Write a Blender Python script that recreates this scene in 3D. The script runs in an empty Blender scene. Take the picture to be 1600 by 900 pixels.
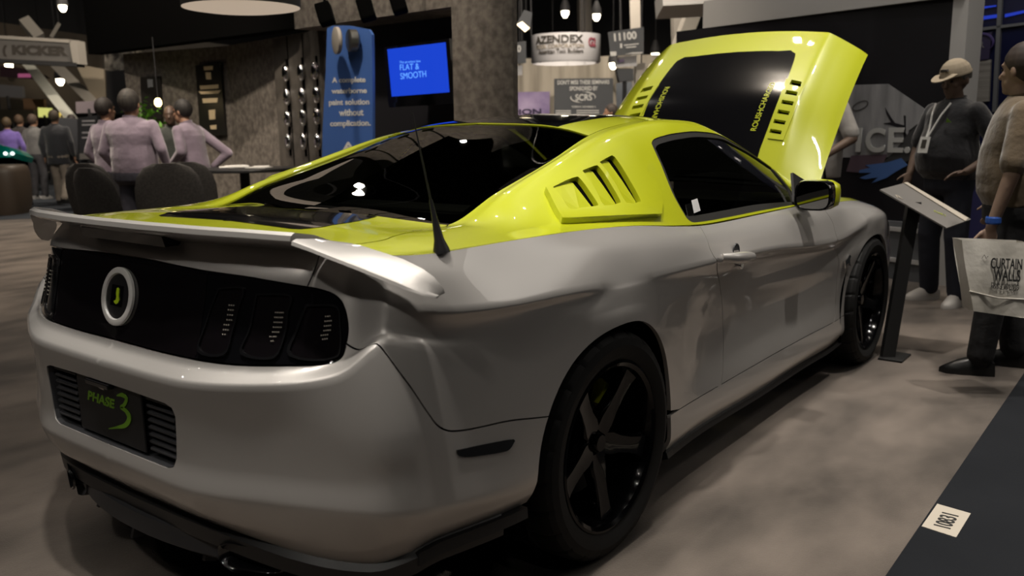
import bpy, bmesh, math, random
import numpy as np
from mathutils import Vector, Matrix
from mathutils.geometry import delaunay_2d_cdt
random.seed(7)
SC = bpy.context.scene
COL = SC.collection
# ------------------------------------------------------------------ camera
CAMP = (-2.185, -2.234, 1.335); YAW, PITCH, ROLL, FPX = .659, .188, -.015, 1350.5
cy_, sy_, cp_, sp_ = math.cos(YAW), math.sin(YAW), math.cos(PITCH), math.sin(PITCH)
FW = np.array([cy_*cp_, sy_*cp_, -sp_]); R0 = np.array([sy_, -cy_, 0.]); U0 = np.cross(R0, FW)
RT = R0*math.cos(ROLL)+U0*math.sin(ROLL); UP = -R0*math.sin(ROLL)+U0*math.cos(ROLL)
CC = np.array(CAMP)
cam = bpy.data.cameras.new('camera'); cam_o = bpy.data.objects.new('camera', cam); COL.objects.link(cam_o)
cam.sensor_width = 36; cam.lens = 36*FPX/1600; cam.clip_start = .05; cam.clip_end = 200
cam_o.matrix_world = Matrix(((RT[0], UP[0], -FW[0], CC[0]), (RT[1], UP[1], -FW[1], CC[1]), (RT[2], UP[2], -FW[2], CC[2]), (0, 0, 0, 1)))
cam.dof.use_dof = True; cam.dof.focus_distance = 2.9; cam.dof.aperture_fstop = 3.4
SC.camera = cam_o
# ------------------------------------------------------------------ world, exposure, lights
w = bpy.data.worlds.new('hall'); SC.world = w; w.use_nodes = True
w.node_tree.nodes['Background'].inputs[0].default_value = (.38, .55, .95, 1); w.node_tree.nodes['Background'].inputs[1].default_value = .06
SC.view_settings.view_transform = 'Standard'; SC.view_settings.look = 'None'; SC.view_settings.gamma = 1; SC.view_settings.exposure = .3
WARM = (1, .86, .70); NEUT = (1, .93, .84)
def spot(p, tgt, e, r=.12, ang=70, col=WARM, blend=.6):
    l = bpy.data.lights.new('hall_or_fill_spot', 'SPOT'); l.energy = e; l.shadow_soft_size = r; l.spot_size = math.radians(ang); l.spot_blend = blend; l.color = col
    o = bpy.data.objects.new('hall_or_fill_spot', l); COL.objects.link(o); o.location = p
    o.rotation_euler = (Vector(tgt)-Vector(p)).to_track_quat('-Z', 'Y').to_euler(); return o
def area(p, tgt, e, sx, sy, col=NEUT):
    l = bpy.data.lights.new('hall_panel', 'AREA'); l.shape = 'RECTANGLE'; l.size = sx; l.size_y = sy; l.energy = e; l.color = col
    o = bpy.data.objects.new('hall_panel', l); COL.objects.link(o); o.location = p
    o.rotation_euler = (Vector(tgt)-Vector(p)).to_track_quat('-Z', 'Y').to_euler(); return o
spot((-1.4, -.9, 7.2), (-.1, -.7, .2), 860, ang=40, col=NEUT); spot((-1.9, .1, 7.2), (-.7, -.3, 1), 640, ang=22, col=NEUT); spot((1.9, -1.1, 7.2), (1.8, -.8, 0), 860, ang=46, col=NEUT); spot((-4.7, -1.3, 5.8), (-1.0, -.3, .95), 190, ang=24, col=NEUT); spot((8.5, -7.5, 5.6), (1.0, -.9, .95), 240, r=2.2, ang=30, col=NEUT)  # overhead hall spots, plus added fill on the deck, rear and flank
spot((1.9, -2.9, 7.4), (2.0, -2.9, 0), 980, ang=42, col=NEUT); spot((4.2, -1.8, 7.2), (4.0, -1.8, 0), 380, ang=48, col=NEUT); spot((-.5, 4.2, 7.4), (-1.2, 4.6, 0), 330, ang=64); spot((3.6, 1.6, 7.2), (3.2, 1.2, 1), 300, ang=50)
spot((1.8, 7.6, 7.5), (2.3, 8.0, 0), 1500, ang=70); spot((5.2, 3.4, 7.5), (6.0, 4.6, 0), 1500, ang=75); spot((7.0, -1.0, 7.3), (7.0, 0, .8), 480, ang=70); spot((8, 13, 8), (8, 13.5, 0), 1700, ang=95); spot((12, 6, 8), (14, 7, 1), 1900, ang=95)
spot((1.0, 2.4, 6.2), (3.5, 4.2, 1.5), 950, ang=50); spot((.8, 4.6, 6.5), (4, 8.6, 1.2), 1050, ang=60); spot((3, 11, 6), (6.5, 17, 2.6), 1300, ang=60); spot((10, 6, 7), (15, 9.4, 2.8), 2200, ang=60); spot((7.4, 3.4, 6.2), (10.4, 5.4, 1.6), 900, ang=60); spot((3.4, -1.6, 6.2), (6.3, .3, 2.1), 170, ang=60, col=NEUT)  # added fill spots, brightening the banner, booth wall, far signs and right wall
# rows of small hall lamps overhead: they give the paint its points of light
rl = random.Random(11)
for gx in range(6):
    for gy in range(5):
        l = bpy.data.lights.new('hall_lamp', 'POINT'); l.energy = 26+20*rl.random(); l.shadow_soft_size = .04+.035*rl.random(); l.color = NEUT
        o = bpy.data.objects.new('hall_lamp', l); COL.objects.link(o); o.location = (-5.2+2.5*gx+rl.uniform(-.7, .7), -5.5+3.1*gy+rl.uniform(-.8, .8), 6.4+rl.random())
# ------------------------------------------------------------------ pixel <-> world helpers (real distances)
def ray(px, py): return FW+RT*((px-800)/FPX)-UP*((py-450)/FPX)
def at(px, py, d):                      # d = distance along the camera axis
    return CC+ray(px, py)*d
def onz(px, py, z=0.0):
    r = ray(px, py); return CC+r*((z-CC[2])/r[2])
def proj(P):
    d = np.asarray(P)-CC; z = d@FW
    return np.stack([800+FPX*(d@RT)/z, 450-FPX*(d@UP)/z], -1)
# ------------------------------------------------------------------ materials
def mat(name, col, rough=.5, metal=0, coat=0, coat_r=.03, emit=None, es=1, trans=0, ior=1.45, spec=.5, sheen=0, alpha=1):
    m = bpy.data.materials.new(name); m.use_nodes = True; b = m.node_tree.nodes['Principled BSDF']; i = b.inputs
    i['Base Color'].default_value = (*col, 1); i['Roughness'].default_value = rough; i['Metallic'].default_value = metal
    i['Coat Weight'].default_value = coat; i['Coat Roughness'].default_value = coat_r; i['IOR'].default_value = ior
    i['Transmission Weight'].default_value = trans; i['Specular IOR Level'].default_value = spec; i['Sheen Weight'].default_value = sheen
    i['Alpha'].default_value = alpha
    if emit: i['Emission Color'].default_value = (*emit, 1); i['Emission Strength'].default_value = es
    return m
def noisy(m, c1, c2, scale=20, detail=6, bump=0, bscale=None, stretch=(1, 1, 1), ramp=(.35, .65), dist=.02):
    nt = m.node_tree; b = nt.nodes['Principled BSDF']; tc = nt.nodes.new('ShaderNodeTexCoord'); mp = nt.nodes.new('ShaderNodeMapping')
    mp.inputs['Scale'].default_value = stretch; nt.links.new(tc.outputs['Object'], mp.inputs[0])
    n = nt.nodes.new('ShaderNodeTexNoise'); n.inputs['Scale'].default_value = scale; n.inputs['Detail'].default_value = detail
    nt.links.new(mp.outputs[0], n.inputs['Vector'])
    r = nt.nodes.new('ShaderNodeValToRGB'); r.color_ramp.elements[0].color = (*c1, 1); r.color_ramp.elements[1].color = (*c2, 1)
    r.color_ramp.elements[0].position, r.color_ramp.elements[1].position = ramp
    nt.links.new(n.outputs['Fac'], r.inputs[0]); nt.links.new(r.outputs[0], b.inputs['Base Color'])
    if bump:
        n2 = nt.nodes.new('ShaderNodeTexNoise'); n2.inputs['Scale'].default_value = bscale or scale*4; n2.inputs['Detail'].default_value = 4
        nt.links.new(tc.outputs['Object'], n2.inputs['Vector'])
        bp = nt.nodes.new('ShaderNodeBump'); bp.inputs['Strength'].default_value = bump; bp.inputs['Distance'].default_value = dist
        nt.links.new(n2.outputs['Fac'], bp.inputs['Height']); nt.links.new(bp.outputs[0], b.inputs['Normal'])
    return m
M = {}
M['silver'] = mat('silver_paint', (.54, .52, .50), .46, .60, 1)
M['lime'] = mat('lime_paint', (.46, .50, .008), .35, 0, 1)
M['gloss'] = mat('gloss_black', (.004, .004, .005), .12, 0, 1)
M['satin'] = mat('satin_black', (.012, .012, .013), .42)
M['grey_tr'] = mat('charcoal_plastic', (.035, .036, .04), .42)
M['void'] = mat('dark_void', (.0012, .0012, .0012), .9, spec=.03)
M['rubber'] = mat('tyre_rubber', (.009, .009, .009), .65, spec=.22)
M['rim'] = mat('rim_black', (.002, .002, .0025), .14, 0, .22, spec=.10)
M['disc'] = mat('brake_steel', (.25, .25, .26), .35, 1)
M['chrome'] = mat('chrome', (.7, .7, .7), .12, 1)
M['emring'] = mat('emblem_ring', (.66, .65, .63), .35, 0, .5)
M['green'] = mat('green_print', (.13, .28, .015), .5, emit=None)
M['lens'] = mat('smoked_lens', (.006, .005, .006), .06, 0, 1)
M['lensd'] = mat('lens_frame', (.007, .007, .008), .25, 0, .6)
M['refl'] = mat('reflector_dots', (.75, .70, .62), .3, .3)
M['leather'] = mat('seat_leather', (.03, .03, .032), .5)
M['orange'] = mat('marker_smoked', (.006, .005, .005), .1, 0, 1)
def glass_mat(name, tint, mixf):
    m = bpy.data.materials.new(name); m.use_nodes = True; nt = m.node_tree; nt.nodes.clear()
    o = nt.nodes.new('ShaderNodeOutputMaterial'); t = nt.nodes.new('ShaderNodeBsdfTransparent'); t.inputs[0].default_value = (*tint, 1)
    g = nt.nodes.new('ShaderNodeBsdfGlossy'); g.inputs['Roughness'].default_value = .01; g.inputs[0].default_value = (.9, .9, .9, 1)
    f = nt.nodes.new('ShaderNodeFresnel'); f.inputs[0].default_value = 1.5; mx = nt.nodes.new('ShaderNodeMixShader')
    nt.links.new(f.outputs[0], mx.inputs[0]); nt.links.new(t.outputs[0], mx.inputs[1]); nt.links.new(g.outputs[0], mx.inputs[2]); nt.links.new(mx.outputs[0], o.inputs[0])
    return m
M['glass'] = glass_mat('tinted_glass', (.22, .23, .2), .1)
M['glass_side'] = glass_mat('side_glass', (.20, .21, .18), .1)
# ------------------------------------------------------------------ object helpers
def obj(name, V, F, m, parent=None, smooth=False, normals=None, mats=None, midx=None):
    me = bpy.data.meshes.new(name); me.from_pydata([tuple(map(float, v)) for v in V], [], [tuple(map(int, f)) for f in F]); me.validate()
    for k in ([m] if not mats else mats): me.materials.append(k)
    if midx is not None and len(midx) == len(me.polygons): me.polygons.foreach_set('material_index', midx)
    if smooth: me.polygons.foreach_set('use_smooth', [True]*len(me.polygons))
    me.update()
    if normals is not None and len(normals) == len(me.vertices):
        me.normals_split_custom_set_from_vertices([tuple(map(float, n)) for n in normals])
    o = bpy.data.objects.new(name, me); COL.objects.link(o)
    if parent is not None: o.parent = parent
    return o
def tag(o, label, cat, group=None, kind=None):
    if label: o['label'] = label
    if cat: o['category'] = cat
    if group: o['group'] = group
    if kind: o['kind'] = kind
    return o
def struct(o): o['kind'] = 'structure'; return o
def empty(name, loc, label, cat, group=None):
    o = bpy.data.objects.new(name, None); o.empty_display_size = .1; COL.objects.link(o); o.location = tuple(map(float, loc)); return tag(o, label, cat, group)
def child_at(o, parent):                # parent a world-space mesh under an Empty without moving it
    o.parent = parent; o.matrix_parent_inverse = Matrix.Translation(-parent.location) if parent.rotation_euler.z == 0 else parent.matrix_basis.inverted(); return o
class MB:
    def __init__(s): s.V = []; s.F = []; s.mi = []
    def add(s, V, F, mi=0):
        n = len(s.V); s.V += [np.asarray(v, float) for v in V]; s.F += [tuple(i+n for i in f) for f in F]; s.mi += [mi]*len(F); return s
    def box(s, c, d, rz=0, mi=0, M3=None, bev=0):
        hx, hy, hz = [x/2 for x in d]
        if bev:
            bm = bmesh.new(); bmesh.ops.create_cube(bm, size=1); bmesh.ops.scale(bm, vec=d, verts=bm.verts)
            bmesh.ops.bevel(bm, geom=bm.edges[:], offset=bev, segments=2, affect='EDGES', profile=.6)
            V = [np.array(v.co) for v in bm.verts]; bm.verts.index_update(); F = [tuple(v.index for v in f.verts) for f in bm.faces]; bm.free()
        else:
            V = [np.array((x, y, z)) for x in (-hx, hx) for y in (-hy, hy) for z in (-hz, hz)]
            F = [(0, 1, 3, 2), (4, 6, 7, 5), (0, 4, 5, 1), (2, 3, 7, 6), (0, 2, 6, 4), (1, 5, 7, 3)]
        if M3 is None:
            c_, s_ = math.cos(rz), math.sin(rz); M3 = np.array([[c_, -s_, 0], [s_, c_, 0], [0, 0, 1]])
        return s.add([M3@v+np.asarray(c, float) for v in V], F, mi)
    def tube(s, pts, r, n=10, cap=True, mi=0, closed=False, flat=1.0):
        pts = [np.asarray(p, float) for p in pts]; rr = r if hasattr(r, '__len__') else [r]*len(pts); rings = []
        prev = None
        for i, p in enumerate(pts):
            if closed: t = pts[(i+1) % len(pts)]-pts[i-1]
            else: t = pts[min(i+1, len(pts)-1)]-pts[max(i-1, 0)]
            t = t/(np.linalg.norm(t)+1e-9)
            a = prev if prev is not None else (np.array([0, 0, 1.]) if abs(t[2]) < .9 else np.array([1., 0, 0]))
            a = a-t*(a@t); a /= np.linalg.norm(a)+1e-9; b = np.cross(t, a); prev = a
            rings.append([p+rr[i]*(math.cos(2*math.pi*k/n)*a*flat+math.sin(2*math.pi*k/n)*b) for k in range(n)])
        V = [v for q in rings for v in q]; F = []; L = len(rings)
        for i in range(L if closed else L-1):
            j = (i+1) % L
            for k in range(n): k2 = (k+1) % n; F.append((i*n+k, i*n+k2, j*n+k2, j*n+k))
        if cap and not closed: F.append(tuple(range(n-1, -1, -1))); F.append(tuple((L-1)*n+k for k in range(n)))
        return s.add(V, F, mi)
    def lathe(s, prof, c, axis='z', n=32, mi=0, cap=False, a0=0, a1=2*math.pi):
        V = []; F = []; full = abs(a1-a0-2*math.pi) < 1e-6; m = n if full else n+1
        for k in range(m):
            a = a0+(a1-a0)*k/n; ca, sa = math.cos(a), math.sin(a)
            for r, h in prof:
                v = {'z': (r*ca, r*sa, h), 'y': (r*ca, h, r*sa), 'x': (h, r*ca, r*sa)}[axis]
                V.append(np.array(v)+np.asarray(c, float))
        L = len(prof)
        for k in range(n):
            k2 = (k+1) % m
            for i in range(L-1): F.append((k*L+i, k2*L+i, k2*L+i+1, k*L+i+1))
        if cap: F.append(tuple(k*L for k in range(m))); F.append(tuple(k*L+L-1 for k in range(m-1, -1, -1)))
        return s.add(V, F, mi)
    def prism(s, poly, ext, mi=0):      # poly: 3-D points, ext: extrusion vector
        n = len(poly); poly = [np.asarray(p, float) for p in poly]; ext = np.asarray(ext, float)
        V = poly+[p+ext for p in poly]; F = [tuple(range(n)), tuple(range(2*n-1, n-1, -1))]+[(i, i+n, (i+1) % n+n, (i+1) % n) for i in range(n)]
        return s.add(V, F, mi)
    def loft(s, rings, closed=True, cap=True, mi=0):
        n = len(rings[0]); V = [v for q in rings for v in q]; F = []
        for i in range(len(rings)-1):
            for k in range(n if closed else n-1): k2 = (k+1) % n; F.append((i*n+k, i*n+k2, (i+1)*n+k2, (i+1)*n+k))
        if cap: F.append(tuple(range(n-1, -1, -1))); F.append(tuple((len(rings)-1)*n+k for k in range(n)))
        return s.add(V, F, mi)
    def build(s, name, m, parent=None, smooth=False, fix=True, auto=None):
        mats = m if isinstance(m, (list, tuple)) else [m]
        o = obj(name, s.V, s.F, None, parent, smooth, mats=mats, midx=s.mi)
        if fix:
            bm = bmesh.new(); bm.from_mesh(o.data); bmesh.ops.recalc_face_normals(bm, faces=bm.faces); bm.to_mesh(o.data); bm.free()
        if auto: 
            o.data.polygons.foreach_set('use_smooth', [True]*len(o.data.polygons))
            o.data.set_sharp_from_angle(angle=math.radians(auto))
        return o
def text_mesh(name, body, size, mtl, origin, xdir, ydir, parent=None, depth=.0015, fit=None, bold=0, spacing=1.0, align='LEFT', shear=0, fith=None):
    """flat lettering with a little thickness; origin = lower-left of the baseline"""
    cu = bpy.data.curves.new(name, 'FONT'); cu.body = body; cu.size = size; cu.extrude = depth/2; cu.offset = bold; cu.space_character = spacing; cu.align_x = align; cu.shear = shear
    t = bpy.data.objects.new(name, cu); COL.objects.link(t); dg = bpy.context.evaluated_depsgraph_get(); dg.update()
    me = bpy.data.meshes.new_from_object(t.evaluated_get(dg)); bpy.data.objects.remove(t); bpy.data.curves.remove(cu)
    V = np.array([v.co[:] for v in me.vertices])
    if len(V) == 0: V = np.zeros((1, 3))
    wd = V[:, 0].max()-V[:, 0].min(); ht = V[:, 1].max()-V[:, 1].min()
    if align == 'LEFT': V[:, 0] -= V[:, 0].min()
    if fit: V[:, 0] *= fit/wd
    if fith: V[:, 1] *= fith/ht
    X = np.asarray(xdir, float); X = X/np.linalg.norm(X); Y = np.asarray(ydir, float); Y = Y-X*(X@Y); Y /= np.linalg.norm(Y); Z = np.cross(X, Y)
    W = np.asarray(origin, float)+V[:, :1]*X+V[:, 1:2]*Y+V[:, 2:3]*Z
    for v, c in zip(me.vertices, W): v.co = c
    me.materials.clear(); me.materials.append(mtl); me.name = name
    o = bpy.data.objects.new(name, me); COL.objects.link(o)
    if parent is not None: o.parent = parent
    return o
# ------------------------------------------------------------------ lofted body surfaces
def herm(P, u, K):
    """P (n,...), u (m,) in [0,n-1], K crease weights (n,...) -> interpolated (m,...)"""
    n = len(P); cr = np.zeros_like(P); cr[1:-1] = (P[2:]-P[:-2])/2; cr[0] = P[1]-P[0]; cr[-1] = P[-1]-P[-2]
    fwd = np.zeros_like(P); fwd[:-1] = P[1:]-P[:-1]; fwd[-1] = fwd[-2]; bwd = np.zeros_like(P); bwd[1:] = P[1:]-P[:-1]; bwd[0] = bwd[1]
    # limit overshoot (monotone)
    lim = 3*np.minimum(np.abs(fwd), np.abs(bwd)); mono = np.where(fwd*bwd > 0, np.clip(cr, -lim, lim), cr*.35)
    tr = mono*(1-K)+fwd*K; tl = mono*(1-K)+bwd*K
    tr[0] = fwd[0]; tl[-1] = bwd[-1]
    i = np.clip(np.floor(u).astype(int), 0, n-2); f = (u-i).reshape((-1,)+(1,)*(P.ndim-1))
    h = 2*f**3-3*f**2+1, f**3-2*f**2+f, -2*f**3+3*f**2, f**3-f**2
    return h[0]*P[i]+h[1]*tr[i]+h[2]*P[i+1]+h[3]*tl[i+1]
class Surf:
    def __init__(s, P, Ks=None, Kt=None, sign=1):
        s.P = np.array(P, float); s.nr, s.nc = s.P.shape[:2]; s.sign = sign
        s.Ks = np.zeros((s.nr, s.nc)) if Ks is None else Ks; s.Kt = np.zeros((s.nr, s.nc)) if Kt is None else Kt
        mid = s.P[s.nr//2]; d = np.linalg.norm(np.diff(s.P, axis=1), axis=2).mean(0); s.cs = np.r_[0, np.cumsum(d)]
        d = np.linalg.norm(np.diff(s.P, axis=0), axis=2).mean(1); s.ct = np.r_[0, np.cumsum(d)]; s.G = None
    def ev(s, S, T):
        """pointwise evaluation for arrays S,T"""
        S = np.clip(np.asarray(S, float), 0, s.nc-1); T = np.clip(np.asarray(T, float), 0, s.nr-1)
        rows = herm(np.swapaxes(s.P, 0, 1), S, np.repeat(s.Ks.T[:, :, None], 3, 2))       # (m,nr,3)
        kt = np.stack([np.interp(S, np.arange(s.nc), s.Kt[r]) for r in range(s.nr)], 0)     # (nr,m)
        A = np.swapaxes(rows, 0, 1)                                                        # (nr,m,3)
        n = s.nr; cr = np.zeros_like(A); fwd = np.zeros_like(A); bwd = np.zeros_like(A)
        fwd[:-1] = A[1:]-A[:-1]; fwd[-1] = fwd[-2]; bwd[1:] = fwd[:-1]; bwd[0] = bwd[1]; cr = (fwd+bwd)/2
        lim = 3*np.minimum(np.abs(fwd), np.abs(bwd)); mono = np.where(fwd*bwd > 0, np.clip(cr, -lim, lim), cr*.35)
        K = kt[:, :, None]; tr = mono*(1-K)+fwd*K; tl = mono*(1-K)+bwd*K; tr[0] = fwd[0]; tl[-1] = bwd[-1]
        i = np.clip(np.floor(T).astype(int), 0, n-2); f = (T-i)[:, None]; j = np.arange(len(S))
        return (2*f**3-3*f**2+1)*A[i, j]+(f**3-2*f**2+f)*tr[i, j]+(-2*f**3+3*f**2)*A[i+1, j]+(f**3-f**2)*tl[i+1, j]
    def nrm(s, S, T):
        S = np.asarray(S, float); T = np.asarray(T, float); e = .02
        S0 = np.clip(S-e, 0, s.nc-1); S1 = np.clip(S+e, 0, s.nc-1); T0 = np.clip(T-e*2, 0, s.nr-1); T1 = np.clip(T+e*2, 0, s.nr-1)
        n = np.cross(s.ev(S1, T)-s.ev(S0, T), s.ev(S, T1)-s.ev(S, T0))*s.sign
        return n/(np.linalg.norm(n, axis=1, keepdims=True)+1e-12)
    def inv(s, fn, q, lo=0, hi=None, front=True, tl=0, th=None):
        hi = s.nc-1 if hi is None else hi; th = s.nr-1 if th is None else th; key = (lo, hi, tl, th, front, fn.__name__)
        if s.G is None: s.G = {}
        if key not in s.G:
            a, b = np.meshgrid(np.linspace(lo, hi, int((hi-lo)*10)+1), np.linspace(tl, th, int((th-tl)*8)+1)); a = a.ravel(); b = b.ravel()
            P = s.ev(a, b); ok = np.ones(len(a), bool)
            if front: ok = ((CC-P)*s.nrm(a, b)).sum(1) > 0
            s.G[key] = (a[ok], b[ok], fn(P[ok]))
        a, b, Q = s.G[key]; q = np.asarray(q, float); out = []
        for p in q.reshape(-1, 2):
            k = np.argmin(((Q-p)**2).sum(1)); x = np.array([a[k], b[k]])
            for _ in range(8):
                e = 1e-3; f0 = fn(s.ev(x[:1], x[1:]))[0]
                xs = x.copy(); xs[0] += e if x[0] < hi-.01 else -e; J0 = (fn(s.ev(xs[:1], xs[1:]))[0]-f0)/(xs[0]-x[0])
                xt = x.copy(); xt[1] += e if x[1] < th-.01 else -e; J1 = (fn(s.ev(xt[:1], xt[1:]))[0]-f0)/(xt[1]-x[1])
                J = np.stack([J0, J1], 1)
                d = np.linalg.lstsq(J, p-f0, rcond=1e-3)[0]; d = np.clip(d, -.25, .25); x = np.clip(x+d, [lo, tl], [hi, th])
            out.append(x)
        return np.array(out)
    def px(s, pts, **k): return s.inv(proj, pts, **k)
    def xz(s, pts, lo=5, hi=18, **k): return s.inv(fxz, pts, lo=lo, hi=hi, front=False, **k)
    def xy(s, pts, **k): return s.inv(fxy, pts, front=False, **k)
    def toM(s, st): return np.stack([np.interp(st[:, 0], np.arange(s.nc), s.cs), np.interp(st[:, 1], np.arange(s.nr), s.ct)], 1)
    def toST(s, m): return np.stack([np.interp(m[:, 0], s.cs, np.arange(s.nc)), np.interp(m[:, 1], s.ct, np.arange(s.nr))], 1)
def fxz(P): return P[:, [0, 2]]
def fxy(P): return P[:, [0, 1]]
# right half (y < 0) of the lower body: columns run from the rear centre round the flank to the nose, rows go up
XS = [-.71, -.5, -.25, 0, .25, .5, .8, 1.3, 1.8, 2.15, 2.45, 2.75, 3.05, 3.35]
ROWS = [
 ([(-1.03,0,.335),(-1.02,.34,.335),(-.95,.6,.300),(-.865,.75,.280),(-.80,.82,.30)], [.855,.90,.91,.92,.91,.88,.87,.87,.87,.88,.89,.91,.88,.80], [.32,.32,.30,.2,.2,.19,.19,.18,.18,.18,.2,.2,.2,.2], [(3.58,.5,.2),(3.64,0,.2)]),
 ([(-1.075,0,.385),(-1.07,.34,.385),(-.995,.6,.375),(-.91,.77,.362),(-.835,.85,.37)], [.885,.925,.935,.94,.925,.915,.905,.905,.905,.91,.915,.93,.905,.83], [.365,.36,.34,.26,.26,.25,.25,.24,.24,.24,.25,.25,.25,.25], [(3.6,.52,.25),(3.68,0,.25)]),
 ([(-1.105,0,.455),(-1.10,.34,.455),(-1.02,.6,.455),(-.94,.78,.45),(-.86,.87,.44)], [.91,.94,.945,.95,.93,.91,.90,.90,.90,.905,.91,.93,.91,.84], [.42,.405,.40,.36,.34,.335,.33,.33,.325,.32,.33,.34,.35,.36], [(3.61,.55,.36),(3.7,0,.36)]),
 ([(-1.095,0,.53),(-1.09,.34,.53),(-1.01,.6,.53),(-.93,.78,.53),(-.85,.87,.53)], [.905,.935,.945,.95,.93,.905,.875,.872,.875,.89,.91,.935,.92,.85], [.50,.49,.48,.47,.46,.44,.43,.43,.43,.43,.44,.46,.47,.47], [(3.61,.56,.47),(3.7,0,.47)]),
 ([(-1.095,0,.62),(-1.09,.34,.62),(-1.01,.6,.62),(-.93,.78,.62),(-.85,.872,.62)], [.90,.93,.945,.955,.935,.905,.868,.865,.87,.89,.915,.94,.925,.85], [.61,.60,.59,.58,.57,.55,.54,.54,.53,.53,.54,.56,.56,.56], [(3.61,.56,.56),(3.69,0,.56)]),
 ([(-1.105,0,.73),(-1.10,.34,.733),(-1.02,.6,.745),(-.932,.755,.775),(-.850,.828,.84)], [.888,.918,.94,.96,.94,.912,.880,.88,.885,.90,.925,.94,.92,.84], [.79,.755,.745,.745,.71,.67,.65,.64,.62,.62,.64,.68,.66,.64], [(3.61,.56,.64),(3.68,0,.64)]),
 ([(-1.06,0,.765),(-1.055,.34,.768),(-.982,.6,.775),(-.885,.722,.80),(-.838,.808,.868)], [.878,.915,.94,.955,.942,.920,.893,.887,.888,.90,.92,.94,.92,.83], [.838,.815,.80,.80,.775,.745,.72,.70,.68,.67,.69,.73,.72,.69], [(3.6,.55,.68),(3.67,0,.69)]),
 ([(-1.045,0,.84),(-1.037,.34,.84),(-.955,.6,.845),(-.862,.714,.855),(-.830,.803,.892)], [.886,.920,.935,.95,.943,.925,.908,.902,.90,.905,.918,.94,.915,.81], [.872,.858,.85,.845,.83,.805,.785,.765,.725,.71,.73,.77,.76,.72], [(3.59,.54,.71),(3.66,0,.72)]),
 ([(-1.025,0,.93),(-1.015,.34,.93),(-.933,.6,.93),(-.838,.702,.93),(-.820,.797,.93)], [.905,.945,.948,.945,.945,.942,.940,.937,.933,.93,.928,.93,.90,.79], [.905,.89,.88,.865,.855,.845,.835,.81,.765,.75,.775,.815,.80,.745], [(3.58,.53,.735),(3.65,0,.745)]),
 ([(-1.008,0,.995),(-.998,.34,.995),(-.918,.6,.995),(-.820,.688,.99),(-.802,.782,.98)], [.875,.902,.910,.915,.917,.912,.900,.900,.895,.885,.86,.86,.84,.76], [.985,.975,.97,.965,.95,.93,.91,.895,.88,.87,.87,.865,.835,.77], [(3.57,.52,.76),(3.63,0,.77)]),
 ([(-.955,0,1.055),(-.945,.34,1.055),(-.87,.6,1.05),(-.80,.675,1.043),(-.79,.770,1.037)], [.845,.872,.876,.876,.873,.866,.855,.85,.848,.83,.78,.75,.72,.66], [1.037,1.039,1.035,1.026,1.008,.98,.955,.948,.945,.94,.925,.905,.87,.80], [(3.52,.50,.785),(3.58,0,.80)]),
]
PB = [[(x, -y, z) for x, y, z in r[0]]+[(XS[i], -r[1][i], r[2][i]) for i in range(14)]+[(x, -y, z) for x, y, z in r[3]] for r in ROWS]
Ks = np.zeros((11, 21)); Ks[6:, 4] = .85; Ks[5, 4] = .1
Kt = np.zeros((11, 21)); Kt[2, :6] = .6; Kt[5, :4] = .85; Kt[5, 4] = .2; Kt[6, :4] = .8; Kt[6, 4] = .15
Kt[8, 4:7] = .95; Kt[8, 7] = .6; Kt[8, 8] = 0; Kt[8, 9] = .3; Kt[8, 10:15] = .9; Kt[8, 15] = .5; Kt[3, 11:14] = .5; Kt[2, 10:15] = .6; Kt[9, 14:18] = .3
BODY = Surf(PB, Ks, Kt)
XT = [-.69, -.6, -.35, -.1, .2, .5, .75, 1.0, 1.25, 1.55, 1.85, 2.15, 2.35]
Y6 = np.interp(XT, [-.79]+XS, [.77]+ROWS[10][1]); Z6 = np.interp(XT, [-.79]+XS, [1.037]+ROWS[10][2])
TY = [[0]*13, [.3]*13,
 [.57,.57,.57,.56,.545,.515,.50,.50,.50,.56,.63,.69,.70],
 [.70,.68,.645,.61,.585,.56,.55,.55,.56,.61,.68,.74,.75],
 [.765,.755,.735,.705,.68,.645,.615,.61,.615,.65,.71,.77,.78],
 [.81,.81,.805,.79,.78,.765,.745,.74,.74,.76,.785,.80,.80], list(Y6)]
TZ = [[1.064,1.07,1.085,1.165,1.262,1.34,1.366,1.374,1.364,1.285,1.165,1.04,1.01],
 [1.062,1.068,1.075,1.15,1.245,1.325,1.352,1.362,1.353,1.275,1.155,1.033,1.0],
 [1.056,1.058,1.05,1.125,1.205,1.288,1.325,1.343,1.337,1.258,1.135,1.012,.985],
 [1.05,1.054,1.055,1.13,1.212,1.286,1.320,1.337,1.328,1.24,1.112,.985,.96],
 [1.043,1.048,1.052,1.09,1.155,1.225,1.268,1.292,1.285,1.215,1.09,.965,.945],
 [1.038,1.043,1.044,1.048,1.072,1.10,1.11,1.115,1.115,1.075,1.01,.95,.93], list(Z6)]
T0 = [(-.952,0,1.054),(-.942,.3,1.054),(-.88,.57,1.049),(-.82,.645,1.044),(-.80,.695,1.042),(-.795,.735,1.039),(-.788,.768,1.036)]
PT = [[(T0[r][0], -T0[r][1], T0[r][2])]+[(XT[i], -TY[r][i], TZ[r][i]) for i in range(13)] for r in range(7)]
KtT = np.zeros((7, 14)); KtT[2, :] = .5; KtT[3, 1:7] = .3; KtT[4, 7:12] = .2
TOP = Surf(PT, None, KtT, sign=-1)
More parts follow.
